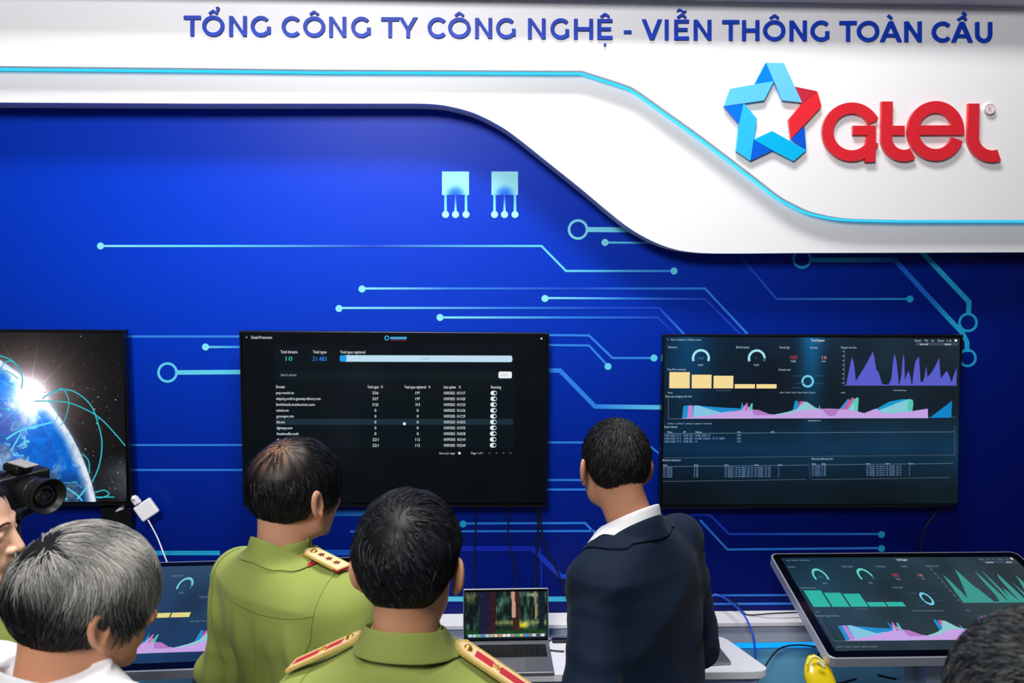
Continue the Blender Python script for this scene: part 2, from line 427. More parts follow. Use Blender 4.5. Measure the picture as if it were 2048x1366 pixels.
def accent(a, cx, top, s):
    w = s*0.62
    st = lambda x0, y0, x1, y1: (lambda t, n: [(x0+n[0], y0+n[1]), (x1+n[0], y1+n[1]), (x1-n[0], y1-n[1]), (x0-n[0], y0-n[1])])(0, (lambda dx, dy: (-dy/math.hypot(dx, dy)*w/2, dx/math.hypot(dx, dy)*w/2))(x1-x0, y1-y0))
    out = []
    if '^' in a: out += [st(cx-8.5, top-4, cx+0.6, top-10.5), st(cx-0.6, top-10.5, cx+8.5, top-4)]
    if '?' in a: out += [arcpts(cx+9, top-14.5, 4, 3.6, -170, 60, 10)+arcpts(cx+9, top-14.5, 1.4, 1.2, 60, -170, 10), st(cx+9.4, top-12.4, cx+8.2, top-9)]
    if '~' in a:
        q = [(cx-9+18*k/12, top-17.5-2.4*math.sin(2*math.pi*k/12)) for k in range(13)]
        out += [[(x, y-1.9) for x, y in q]+[(x, y+1.9) for x, y in q[::-1]]]
    if '`' in a: out += [st(cx-6, top-12, cx+2, top-5)] if '^' not in a else [st(cx+1, top-19, cx+8, top-12.5)]
    if '.' in a: out += [arcpts(cx, top+51, 2.6, 2.6, 0, 360, 12)[:-1]]
    return out
LET = [('T', '', 367, 401), ('O', '^?', 404, 448), ('N', '', 458, 493), ('G', '', 501, 541), ('C', '', 563, 600), ('O', '^', 606, 650), ('N', '', 658, 692), ('G', '', 702, 741),
 ('T', '', 762, 798), ('Y', '', 797, 835), ('C', '', 855, 891), ('O', '^', 896, 941), ('N', '', 950, 984), ('G', '', 992, 1031), ('N', '', 1056, 1091), ('G', '', 1101, 1138), ('H', '', 1148, 1186), ('E', '^.', 1195, 1225),
 ('-', '', 1248, 1263), ('V', '', 1284, 1324), ('I', '', 1330, 1338), ('E', '^~', 1349, 1378), ('N', '', 1388, 1423), ('T', '', 1445, 1479), ('H', '', 1485, 1519), ('O', '^', 1527, 1571), ('N', '', 1580, 1614), ('G', '', 1622, 1659),
 ('T', '', 1680, 1714), ('O', '', 1715, 1759), ('A', '`', 1761, 1804), ('N', '', 1810, 1844), ('C', '', 1865, 1901), ('A', '^`', 1904, 1946), ('U', '', 1952, 1985)]
def unpar(o, par): o.parent = par; o.matrix_parent_inverse = par.matrix_basis.inverted()
for ch, acc, x0, x1 in LET:
    top = 31+(x0-368)*0.0081; Hh = 40.5
    pl = letter_polys(ch, x1-x0, Hh, 7.3); mbb = MB()
    pl = [[(x0+a, top+b) for a, b in p] for p in pl]+accent(acc, (x0+x1)/2, top, 7.6)
    for i, p in enumerate(pl):
        def f2(x, y, t): q = P(x, y, YT); return Vector((q.x, t, q.z))
        mbb.prism(p, f2, YT-0.0002*i, YU+0.001)
    unpar(mbb.build('letter', M_letter), sign)
# ================================================================ star logo and the word beside it
def Z3(x, y): return (x/3.1605+1400, y/3.1595+100)
YG = YU-0.014
M_red = mat('red acrylic', (214, 38, 50), 0.25, spec=0.5, coat=0.2)
STAR = [([(417, 80), (530, 82), (645, 332), (522, 318), (466, 195)], (104, 196, 240)),
 ([(417, 80), (467, 197), (345, 217)], (0, 128, 238)),
 ([(190, 245), (345, 217), (467, 197), (405, 318), (152, 355)], (92, 194, 236)),
 ([(152, 355), (276, 335), (248, 468)], (0, 112, 232)),
 ([(276, 335), (360, 435), (338, 568), (318, 700), (228, 638), (247, 466)], (44, 186, 238)),
 ([(338, 566), (458, 634), (318, 700)], (0, 94, 214)),
 ([(455, 512), (672, 632), (592, 702), (458, 634), (338, 566)], (0, 178, 234)),
 ([(575, 562), (660, 482), (672, 632)], (0, 84, 210)),
 ([(742, 262), (768, 355), (575, 562), (560, 440), (643, 342)], (226, 40, 52)),
 ([(602, 232), (742, 260), (643, 340)], (188, 40, 60))]
star = empty('star_logo', P(*Z3(460, 390), YU)); tag(star, 'raised folded-ribbon star emblem in blues and red on white board', 'logo')
def f3(Y0):
    def f(x, y, t): q = P(x, y, Y0); return Vector((q.x, t, q.z))
    return f
for i, (pl, c) in enumerate(STAR):
    o = MB().prism([Z3(*p) for p in pl], f3(YG), YG-(0.0 if i % 2 else 0.001), YU+0.001).build('ribbon', mat('ribbon acrylic', c, 0.3, coat=0.15)); unpar(o, star)
def ann(cx, cy, ro, ri, a0, a1, ryo=None, ryi=None, n=40):
    o = arcpts(cx, cy, ro, ryo or ro, a0, a1, n); i = arcpts(cx, cy, ri, ryi or ri, a0, a1, n); return o+i[::-1]
WORD = {'G': [ann(960, 517, 186, 116, 24, 180), ann(960, 517, 186, 116, 180, 335), [(1045, 437), (1112, 437), (1125, 425), (1100, 395)], [(968, 478), (1112, 478), (1112, 536), (968, 536)], [(1058, 536), (1112, 500), (1109, 706), (1045, 708), (1040, 640)]],
 't': [[(1148, 325), (1220, 325), (1216, 560), (1146, 560)], [(1216, 478), (1295, 478), (1295, 537), (1216, 537)], ann(1290, 558, 145, 74, 60, 180, 146, 72)],
 'e': [ann(1492, 512, 180, 108, 180, 367, 190, 115), ann(1492, 512, 180, 108, 20, 180, 188, 113), [(1385, 476), (1665, 476), (1668, 536), (1385, 536)]],
 'l': [[(1698, 338), (1768, 338), (1764, 560), (1693, 560)], ann(1850, 552, 158, 86, 70, 180, 157, 82)]}
word = empty('logo_word', P(*Z3(1330, 515), YU)); tag(word, 'raised red word Gtel to the right of the star emblem', 'logo')
for ch, pls in WORD.items():
    m = MB()
    for i, p in enumerate(pls): m.prism([Z3(*q) for q in p], f3(YG), YG-0.0002*i, YU+0.001)
    unpar(m.build('letter', M_red), word)
m = MB(); m.prism([Z3(*q) for q in arcpts(1838, 372, 34, 34, 0, 360, 32)[:-1]], f3(YG), YG+0.004, YU+0.001)
o = m.build('registered_mark', mat('cream acrylic', (236, 226, 228), 0.4)); unpar(o, word)
c = Canvas(lambda x, y, l: (lambda q: Vector((q.x, YG+0.0035-l, q.z)))(P(*Z3(x, y), YG)))
c.arc(1838, 372, 31, 4, 0, 360, (205, 140, 146), 32); c.text('R', 1826, 354, 36, (205, 150, 155), 24)
o2 = c.build('mark_ring', M_print, o)
# ================================================================ wall screens
M_bezel = mat('black screen frame', (7, 8, 10), 0.3)
M_panel = mat('dark glass panel', (3, 4, 6), 0.12, spec=0.35)
M_pic = attr_mat('lit screen picture', 0.14, 0.14, emit=1.0)
M_silver = mat('silver aluminium', (196, 200, 212), 0.3, metal=0.6)
SY = 3.125
def screen_tv(corners, label, draw, name='wall_tv', roll=None):
    """corners TL,TR,BR,BL in photo pixels"""
    q = [P(u, v, SY) for u, v in corners]
    c = sum(q, Vector())/4
    W = ((q[1]-q[0]).length+(q[2]-q[3]).length)/2; H = ((q[3]-q[0]).length+(q[2]-q[1]).length)/2
    ax = ((q[1]-q[0])+(q[2]-q[3])).normalized(); rl = math.atan2(ax.z, ax.x)
    mw = Matrix.Translation(c) @ Matrix.Rotation(-rl, 4, 'Y')
    root = empty(name, mw=mw); tag(root, label, 'television', 'televisions on the blue wall')
    f = MB(); b = 0.006
    f.box((-W/2, 0, -H/2), (W/2, 0.035, H/2))
    f.build('housing', M_bezel, root, bevel=0.002)
    MB().box((-W/2+b, -0.001, -H/2+b*1.8), (W/2-b, 0.002, H/2-b)).build('screen', M_panel, root)
    MB().box((-0.2, 0.035, -0.15), (0.2, WY-SY-0.0005, 0.15)).build('wall_mount', M_black, root)
    h = homog(corners, [(0, 0), (1, 0), (1, 1), (0, 1)])
    def to3d(x, y, l):
        s, t = h(x, y); return Vector(((s-0.5)*W, -0.0014-l, (0.5-t)*H))
    cv = Canvas(to3d); draw(cv)
    o = cv.build('screen_picture', M_pic, root)
    return root, W, H

WT = (225, 235, 240)
# ---- left: earth picture
def draw_earth(c):
    def f(X, Y):
        rs = vnoise(X, Y, 0.05, 3, 5)
        d0 = np.hypot(X-58, Y-790)
        base = np.array([5, 6, 8])+np.zeros(X.shape+(3,))
        base = base+np.array([150, 125, 112])*np.exp(-(d0/95)**1.3)[..., None]
        # grey haze low right
        hz = np.clip(1-np.hypot((X-250)/70, (Y-960)/60), 0, 1)[..., None]*(0.5+rs[..., None]); base += np.array([60, 70, 72])*hz
        cx, cy, rr = -235, 1075, 428
        d = np.hypot(X-cx, Y-cy); ins = d < rr
        n1 = vnoise(X, Y, 0.022, 11, 5); n2 = vnoise(X, Y, 0.09, 5, 4)
        ocean = np.array([16, 70, 165])+np.array([0, 60, 80])*n2[..., None]
        land = np.array([110, 150, 190])+(n2[..., None]-0.5)*180
        m = np.clip((n1-0.5)*9, 0, 1)[..., None]; e = ocean*(1-m)+land*m; cst = (np.abs(n1-0.5) < 0.018)[..., None]*(n2[..., None] > 0.45); e = np.where(cst, np.array([110, 225, 245]), e)
        blue = np.clip(1-np.hypot((X-125)/34, (Y-900)/75), 0, 1)[..., None]; e = e*(1-blue)+np.array([0, 95, 205])*blue
        pur = np.clip(1-np.hypot((X-10)/60, (Y-850)/80), 0, 1)[..., None]*0.7; e = e*(1-pur)+np.array([92, 84, 150])*pur
        lowdark = np.clip((930-Y)/60+1, 0.25, 1)[..., None]; left = np.clip((X+10)/60, 0.3, 1)[..., None]
        e = e*(0.5+0.5*lowdark)
        rim = (np.clip((d-rr+26)/18, 0, 1)**1.5)[..., None]*np.clip(0.6+0.8*n2, 0, 1)[..., None]; e = e*(1-rim)+np.array([222, 230, 240])*rim
        hal = np.exp(-np.clip(d-rr, 0, None)/6)[..., None]*(~ins)[..., None]; base = base+np.array([40, 55, 80])*hal
        out = np.where(ins[..., None], e, base)
        out = out+np.array([255, 250, 255])*np.exp(-(d0/30)**2)[..., None]+np.array([95, 95, 115])*np.exp(-(d0/58)**2)[..., None]
        ang = np.arctan2(Y-790, X-58); ryy = np.exp(-(np.sin(ang*5+0.6)/0.10)**2)*np.exp(-d0/40)
        out = out+np.array([110, 110, 125])*ryy[..., None]
        return out
    c.grid(-360, 664, 250, 1004, 400, 250, f)
    rs = random.Random(4)
    for k in range(420):
        x = rs.uniform(-350, 246); y = rs.uniform(668, 1000)
        if math.hypot(x+235, y-1075) < 434: continue
        b = rs.choice([70, 100, 120, 170]); r_ = rs.choice([0.6, 0.8, 1.0, 1.4])
        c.disc(x, y, r_, (b, b, b+8), 6)
    TQ = (50, 190, 205)
    def cur(pts, wd=2.0, col=TQ): c.line([(p.x, p.y) for p in spline([(a, b, 0) for a, b in pts], 10)], wd, col)
    cur([(85, 795), (110, 780), (145, 779), (180, 805), (196, 845), (203, 885), (196, 930), (180, 965)], 2.4)
    cur([(70, 800), (105, 800), (145, 805), (195, 830), (230, 865), (250, 890)], 2.2)
    cur([(100, 790), (125, 775), (138, 800), (130, 835), (118, 850)], 1.8); cur([(95, 800), (110, 810), (115, 830), (105, 845)], 1.4)
    cur([(-20, 706), (0, 709), (30, 722), (46, 750), (44, 775)], 2.4); cur([(0, 742), (15, 722), (30, 722)], 2); cur([(-5, 748), (15, 740), (38, 755)], 2)
    cur([(0, 813), (20, 822), (35, 845), (40, 858)], 2); cur([(10, 876), (40, 858), (70, 850), (105, 842)], 3.5, (90, 220, 245)); cur([(18, 900), (40, 865)], 3, (90, 220, 245))
    cur([(162, 905), (175, 920), (176, 945)], 2); cur([(130, 975), (150, 990), (160, 1002)], 2.5, (90, 220, 245)); cur([(105, 992), (130, 998)], 3, (90, 220, 245))
    cur([(185, 985), (205, 980), (215, 988), (200, 995), (186, 994)], 2.2); cur([(186, 994), (226, 994)], 2.2)
    cur([(150, 998), (165, 980), (172, 972)], 2.4, (90, 220, 245))
screen_tv([(-366, 660), (252, 659), (260, 1012), (-358, 1012)], 'wall television at far left showing the earth from space', draw_earth)

# ---- middle: domain table
def draw_table(c):
    c.rect(486, 666, 1093, 1006, [(1, 6, 10), (2, 9, 13), (0, 3, 8), (1, 8, 10)])
    c.rect(548, 690, 1028, 897, (2, 13, 19)); c.rect(551, 698, 602, 731, (3, 17, 23)); c.rect(612, 698, 664, 731, (3, 17, 23))
    c.rect(552, 742, 1024, 760, (4, 20, 27))
    c.text('<', 492, 673, 5, WT); c.text('Detail Protection', 503, 672.5, 6, WT, 41)
    c.arc(772, 676, 4, 2, 0, 360, (40, 170, 220), 12); c.rrect(779, 673.5, 812, 678.5, 2, (70, 160, 215)); c.rect(778, 680.5, 812, 681.5, (150, 40, 60))
    c.disc(1083, 676, 1.8, WT)
    c.text('Total domains', 561, 701, 6, WT, 33); c.text('10', 571, 713, 9, (60, 200, 190), 13)
    c.text('Total types', 625, 701, 6, WT, 27); c.text('21.483', 624, 713, 9, (50, 130, 240), 28)
    c.text('Total types registered', 679, 701, 6, WT, 50)
    c.rrect(678, 710.5, 1024, 723.5, 4, (190, 222, 240)); c.rrect(678, 710.5, 692, 723.5, 4, (30, 150, 235))
    c.text('0.42%', 842, 715, 3.5, (140, 160, 175), 16)
    c.text('Search domain', 561, 747, 5.5, (150, 165, 170), 31)
    c.rrect(996, 742.5, 1023, 756, 3, (232, 238, 242)); c.text('Add', 1002, 747, 4.5, (170, 180, 190), 12)
    rows = [('pay.vneid.vn', '326', '197'), ('shipping.confirm-gateway-delivery.com', '327', '197'), ('binhkhanh.tradeunion.com', '3122', '313'), ('nethtek.com', '0', '0'), ('garanvgov.com', '0', '0'), ('bkt.net', '0', '0'), ('digivnpay.com', '0', '0'), ('freedomoffer.mobi', '0', '0'), ('dvcong.vn', '221', '112'), ('e-gov.site', '221', '112')]
    wdt = [35, 88, 76, 24, 34, 16, 31, 43, 30, 22]
    for x, s, w_ in ((552, 'Domain', 17), (733, 'Total types', 23), (807, 'Total types registered', 43), (886, 'Last update', 24), (981, 'Running', 20)):
        c.text(s, x, 770.5, 6, WT, w_)
    for x in (760, 855, 916): c.text('%', x, 771, 5, WT, 4)
    c.rect(552, 837.5, 1025, 849.5, (22, 44, 54))
    for i, (a, b, d) in enumerate(rows):
        y = 782.6+i*11.62
        c.text(a, 552+i*0.15, y, 5.6, WT, wdt[i]); w1 = 12 if len(b) > 1 else 3.6
        c.text(b, 749-w1/2, y, 5.8, WT, w1); w2 = 9 if len(d) > 1 else 3.6
        c.text(d, 833.5-w2/2, y, 5.8, WT, w2); c.text('10/09/2025  10:%02d:%02d' % (13+i, 17+i*3), 886, y, 5.8, WT, 43)
        c.rrect(980-i*0.2, y-1.5, 993-i*0.2, y+7.5, 4.4, WT); c.disc(989.5-i*0.2, y+3, 3.0, (20, 30, 38), 12)
    c.text('Rows per page', 877, 903.5, 4.6, (190, 200, 205), 31); c.disc(917, 906, 2.6, WT); c.text('Page 1 of 1', 941, 903.5, 4.6, (190, 200, 205), 23)
    for x in (976, 990, 1004, 1018): c.text('<', x, 903.8, 4, (150, 160, 165), 3)
    c.disc(807, 847, 3, WT)
    c.text('brand', 906, 1007.5, 2.5, (60, 62, 66), 30) if False else None
screen_tv([(478.5, 663), (1099, 665), (1093, 1015), (486, 1013)], 'middle wall television showing a dark table of rows and a pale progress bar', draw_table)

# ---- dashboard (right wall television; also on both touch tables)
BLU = (62, 150, 225)
def dash(c, bars=(244, 218, 150), arcs=(160, 226, 240), peaks=(88, 92, 200), bg=None, dim=1.0):
    tx = tuple(int(x*dim) for x in (170, 196, 214))
    bg = bg or [(3, 22, 40), (30, 44, 56), (8, 22, 28), (4, 16, 24)]
    def f(X, Y):
        n_ = vnoise(X, Y, 0.008, 21, 3)[..., None]
        s = np.clip((X-1330)/590, 0, 1)[..., None]; t = np.clip((Y-675)/335, 0, 1)[..., None]
        a = [np.array(q, float) for q in bg]
        base = a[0]*(1-s)*(1-t)+a[1]*s*(1-t)+a[2]*s*t+a[3]*(1-s)*t
        base = base*(0.55+0.9*n_)
        if dim == 1.0:
            for cx, wd, col in ((1370, 45, (0, 40, 62)), (1618, 22, (0, 62, 100))):
                base = base+np.array(col)*np.exp(-((X-cx)/wd)**2)[..., None]*np.clip(1-t*1.5, 0, 1)
            base = base+np.array([0, 26, 46])*np.clip(1-np.abs(t-0.66)*4, 0, 1)
        return base
    c.grid(1327, 675, 1917, 1008, 60, 40, f)
    c.text('<', 1331, 678, 4, tx); c.text('Home > Dashboard > Malware monitor', 1339, 678.5, 4, tx, 60)
    c.text('Threat Management', 1617, 677.5, 5.5, WT, 27)
    for x, s, w_ in ((1826, 'Export', 13), (1846, 'Fit', 7), (1859, 'Set', 6), (1872, 'Share', 13), (1890, '+ A', 10)): c.text(s, x, 677.5, 4.5, tx, w_)
    c.disc(1909, 679.5, 2.6, WT); c.rect(1828, 684, 1914, 689.5, (60, 72, 86)); c.text('last week', 1836, 685, 4, WT, 17); c.text('refresh', 1886, 685, 4, WT, 13)
    for x, y, s, w_ in ((1333, 693, 'Total events', 18), (1468, 692.5, 'Blocked requests', 26), (1554, 692.5, 'Severity high', 20), (1615, 692.5, 'Severity', 15), (1677, 692, 'Requests over time', 31), (1332, 737, 'Top five sources', 37), (1553, 737, 'Protocols used', 23), (1330, 790.5, 'Events per category over time', 52), (1329, 851, 'Event details', 25)):
        c.text(s, x, y, 4.6, tx, w_)
    c.arc(1398.5, 717, 15.5, 4.6, -22, 202, arcs); c.arc(1509, 717, 15.5, 4.6, 2, 202, arcs); c.arc(1509, 717, 15.5, 4.6, -22, 2, (30, 110, 110))
    c.text('1,884', 1391, 714.5, 5, (50, 110, 160), 14); c.text('total', 1392.5, 728, 4.4, tx, 10); c.text('3', 1507, 714.5, 4, (60, 130, 150)); c.text('total', 1503, 727.5, 4.4, tx, 10)
    c.text('103', 1576, 711, 7, (215, 70, 80), 13); c.text('high', 1577, 720, 4, tx, 10); c.text('16', 1639, 711, 7, (235, 130, 135), 9); c.text('low', 1639, 720, 4, tx, 8)
    for x0, x1, y in ((1337, 1377, 745), (1381, 1420, 750), (1424, 1463, 752), (1466, 1506, 768.5), (1509, 1549, 768.5)): c.rect(x0, y, x1, 777, bars)
    c.text('source name', 1430, 779, 3.2, (90, 110, 140), 28)
    c.text('Others', 1334, 784, 3.5, tx, 10)
    c.arc(1611, 762.5, 10.5, 4, 0, 360, (110, 205, 235), 32)
    for x, y in ((1582, 751), (1588, 766), (1580, 775), (1626, 751), (1626, 766)): c.rect(x, y, x+17, y+1.4, (52, 78, 98))
    for k in range(6): c.text('item %d' % (k+1), 1556+k*12, 783, 3.4, tx, 10)
    # peaks
    pk = [(1688, 770), (1692, 748), (1697, 722), (1699.5, 714), (1703, 726), (1706, 748), (1707, 762), (1716, 748), (1730, 724), (1741, 702), (1744, 714), (1748, 738), (1753, 744), (1758, 760), (1762, 770)]
    def peaks_(pts): c.poly(pts, peaks)
    peaks_(pk)
    peaks_([(1773, 770), (1779, 757), (1782, 722), (1785, 706), (1789, 724), (1793, 756), (1794, 770)])
    peaks_([(1795, 770), (1799, 750), (1801, 720), (1803, 706), (1805, 722), (1806, 760), (1810, 748), (1813, 741), (1817, 752), (1820, 770)])
    peaks_([(1821, 770), (1824, 740), (1827, 722), (1834, 712), (1836, 735), (1838, 762), (1842, 764), (1846, 753), (1849, 731), (1852, 754), (1862, 741), (1869, 728), (1875, 715), (1877, 735), (1879, 757), (1887, 745), (1891, 741), (1895, 748), (1901, 764), (1905, 750), (1911, 734), (1911, 770)])
    c.line([(1684, 698), (1684, 770.5), (1913, 769.5)], 1.2, (80, 96, 108)); c.rect(1688, 768.6, 1911, 770.6, peaks)
    for k in range(8): c.rect(1680, 702+k*9, 1683, 703.2+k*9, tx)
    c.text('timestamp', 1783, 778.5, 2.8, tx, 26); c.text('min', 1678, 783, 3.4, tx, 8)
    # layered areas
    c.line([(1335, 796), (1336, 837.5), (1910, 834)], 1.2, (80, 96, 108))
    c.poly([(1363, 837), (1365, 812), (1373, 811), (1400, 812), (1440, 815), (1478, 817), (1481, 804), (1484, 812), (1486, 820), (1520, 837)], (30, 140, 205))
    c.poly([(1373, 837), (1375, 811), (1383, 811), (1384, 837)], (196, 130, 205))
    c.poly([(1384, 837), (1386, 811), (1395, 811), (1410, 816), (1440, 825), (1460, 822), (1500, 837)], (130, 196, 224))
    c.poly([(1576, 836), (1582, 820), (1586, 802), (1592, 801), (1594, 815), (1610, 836)], (30, 140, 205))
    c.poly([(1588, 836), (1595, 803), (1602, 802), (1606, 815), (1612, 836)], (205, 90, 160))
    c.poly([(1500, 836.5), (1545, 829), (1570, 824), (1590, 818), (1604, 803), (1611, 804), (1625, 814), (1640, 820), (1660, 836)], (140, 200, 205))
    c.poly([(1632, 830), (1634.5, 810), (1638, 822), (1640, 830)], (80, 190, 200))
    c.poly([(1668, 836), (1675, 818), (1692, 797), (1695, 799), (1690, 815), (1690, 836)], (60, 140, 210))
    c.poly([(1672, 836), (1690, 806), (1701, 794), (1705, 798), (1705, 836)], (205, 90, 150))
    c.poly([(1680, 836), (1704, 799), (1710, 794), (1713.5, 797), (1712, 822), (1716, 826), (1730, 836)], (90, 200, 190))
    c.poly([(1684, 836), (1704, 806), (1706, 836)], (150, 200, 215))
    c.poly([(1725, 836), (1750, 817), (1775, 803), (1800, 798), (1812, 798), (1820, 836)], (20, 150, 205))
    c.poly([(1725, 836), (1750, 822), (1790, 806), (1815, 797.5), (1822, 799), (1824, 806), (1821, 824), (1830, 836)], (130, 200, 215))
    c.poly([(1812, 836), (1813, 798), (1822, 799), (1824, 806), (1820, 836)], (80, 195, 175))
    c.poly([(1360, 837), (1440, 827), (1480, 820), (1489, 807), (1492, 812), (1498, 818), (1510, 820), (1530, 827), (1550, 830), (1580, 826), (1600, 820), (1650, 817), (1680, 818), (1700, 820), (1725, 826), (1745, 818), (1750, 817), (1760, 826), (1790, 826), (1820, 822), (1853, 817), (1854, 836)], (196, 160, 225))
    c.poly([(1640, 818), (1675, 818), (1668, 829), (1659, 833), (1650, 829)], (175, 120, 195)); c.poly([(1500, 819), (1515, 820), (1540, 830), (1505, 830)], (175, 120, 195))
    c.poly([(1487, 822), (1489, 806), (1492, 806), (1492, 820)], (205, 90, 160)); c.poly([(1494, 820), (1498, 808), (1502, 806), (1501, 820)], (80, 195, 180))
    c.poly([(1857, 835.5), (1880, 818), (1902, 801), (1901, 835)], (10, 130, 200))
    for k in range(5): c.text('series %d' % (k+1), 1334+k*18, 845, 3.2, tx, 15)
    c.text('timestamp per hour', 1612, 839, 3.2, tx, 26)
    if dim < 1.0: return
    # tables
    for x, w_, s in ((1334, 10, 'Time'), (1366, 4, 'IP'), (1390, 12, 'Name'), (1473, 6, 'No'), (1539, 7, 'Hit')): c.text(s, x, 861.5, 4, tx, w_)
    c.line([(1330, 866.5), (1908, 863.5)], 1.3, (84, 106, 128)); c.line([(1329, 915), (1908, 910)], 1, (70, 90, 104))
    for r_ in range(3):
        y = 868+r_*6
        for x, w_ in ((1329, 32), (1366, 18), (1389, (30, 58, 4)[r_]), (1472, 7)): c.text('1048 2203 17 5 209'[:max(3, int(w_/2.2))], x, y, 4.4, (120, 156, 196), w_)
    def tab(x0, cols, y0):
        for x, w_ in cols:
            c.text('Item', x, y0, 3.6, tx, 8)
            for r_ in range(5): c.text('19 2025 10 44 883 20 71'[:max(3, int(w_/2.4))], x, y0+5.5+r_*4.4, 3.3, (110, 146, 190), w_)
    c.text('Blocked addresses', 1326, 917, 4, tx, 35); c.text('Allowed addresses list', 1620, 915, 4, tx, 43)
    c.line([(1327, 932), (1613, 929.5)], 1.2, (84, 106, 128)); c.line([(1621, 929.5), (1905, 927)], 1.2, (84, 106, 128))
    tab(0, ((1327, 18), (1388, 8), (1448, 56), (1507, 32), (1554, 2)), 927); tab(0, ((1621, 17), (1641, 8), (1730, 36), (1769, 31), (1816, 2)), 925)
    c.line([(1326, 961), (1610, 958)], 1.1, (70, 90, 104)); c.line([(1620, 958.5), (1900, 955)], 1.1, (70, 90, 104)); c.line([(1908, 852), (1908, 912)], 1.4, (60, 80, 100)); c.line([(1615, 925), (1617, 955)], 1.4, (50, 70, 90))
C3 = [(1324, 671), (1925, 668), (1908, 1015), (1321, 1016)]
screen_tv(C3, 'right wall television showing a dashboard with gauges and violet peaks', lambda c: dash(c))
H3 = homog([(1329, 676), (1919, 674), (1911, 850), (1327, 853)], [(0, 0), (1, 0), (1, 1), (0, 1)])

# ================================================================ tilted touch tables
def touch_table(cx, label, yaw, Yb=2.97, zb=0.98, W=0.98, Dp=0.575, tilt=R(14), variant=0, crop=1.0):
    mw = Matrix.Translation((cx, Yb, zb)) @ Matrix.Rotation(yaw, 4, 'Z') @ Matrix.Rotation(tilt, 4, 'X')
    root = empty('touch_table', loc=(cx, Yb-0.28, 0), rz=yaw); tag(root, label, 'touch screen', 'tilted touch screens')
    inv = root.matrix_basis.inverted() @ mw     # slab frame in root frame: x right, y back(+), z normal
    def rr(x0, y0, x1, y1, r_, n=6):
        p = []
        for ax, ay, a0 in ((x1-r_, y1-r_, 0), (x0+r_, y1-r_, 90), (x0+r_, y0+r_, 180), (x1-r_, y0+r_, 270)):
            for k in range(n+1): a = R(a0+90*k/n); p.append((ax+r_*math.cos(a), ay+r_*math.sin(a)))
        return p
    fn_ = lambda x, y, t: inv @ Vector((x, y, t))
    MB().prism(rr(-W/2, -Dp, W/2, 0, 0.028), fn_, 0.0, -0.034).build('frame', M_silver, root, bevel=0.003, auto=40)
    MB().prism(rr(-W/2+0.006, -Dp+0.006, W/2-0.006, -0.006, 0.024), fn_, 0.0012, -0.002).build('glass', M_panel, root)
    bz = 0.034
    def to3d(x, y, l):
        s, t = H3(x, y); s = min(max(s, 0), 1.0); t = min(t*crop, 1.0)
        return inv @ Vector((-W/2+bz+s*(W-2*bz), -bz-t*(Dp-2*bz), 0.0016+l*0.5))
    c = Canvas(to3d)
    if variant == 0: dash(c, (44, 178, 160), (100, 205, 190), (60, 150, 140), [(10, 40, 58), (44, 56, 60), (90, 96, 92), (60, 74, 82)], 0.72)
    else: dash(c, (228, 214, 130), (110, 200, 215), (24, 100, 190), [(44, 62, 90), (24, 60, 76), (14, 52, 110), (20, 66, 130)], 0.7)
    c.build('screen_picture', M_pic, root)
    # pedestal
    pm = mat('pale pedestal metal', (168, 184, 205), 0.35, metal=0.3)
    MB().box((-0.10, -0.03, 0.02), (0.10, 0.05, 0.79)).box((-0.06, -0.10, 0.55), (0.06, 0.0, 0.79)).build('pedestal', pm, root, bevel=0.006)
    MB().box((-0.3, -0.24, 0.0), (0.3, 0.24, 0.022)).build('base_plate', pm, root, bevel=0.006)
    return root, inv
xr = (P(1530, 1107, 2.97).x+P(2040, 1103, 2.97).x)/2
tt_r, inv_r = touch_table(xr, 'silver-framed tilted touch screen at right with green bars', R(0), zb=P(1780, 1105, 2.97).z)
xl = P(750, 1120, 2.97).x-0.49
tt_l, inv_l = touch_table(xl, 'silver-framed tilted touch screen at left, partly hidden behind the grey-haired man', R(3), zb=P(560, 1119, 2.97).z, variant=1)
# ================================================================ ledge along the wall, desk
lz = P(1450, 1228, WY-0.03).z
cab = empty('wall_ledge', (0.3, WY-0.05, 0)); tag(cab, 'long white-topped ledge with grey front running along the blue wall', 'ledge')
def cbox(a, b, name, m, bevel=0.002):
    o = MB().box(a, b).build(name, m, bevel=bevel); unpar(o, cab); return o
YF = 3.10
cbox((-2.6, YF-0.01, lz-0.018), (3.0, WY-0.001, lz), 'top', M_white)
cbox((-2.6, YF, lz-0.092), (3.0, WY-0.002, lz-0.019), 'front_panel', M_grey)
cbox((-2.6, YF+0.006, lz-0.118), (3.0, YF+0.05, lz-0.093), 'led_strip', mat('blue LED band', (10, 120, 200), 0.4, emit=(10, 140, 215), es=1.4))
cbox((-2.6, YF+0.02, 0.0), (3.0, WY-0.002, lz-0.119), 'plinth_panel', mat('board tinted with LED glow', (112, 188, 226), 0.5))  # pale plinth board; the strip's cyan glow is put into its base colour

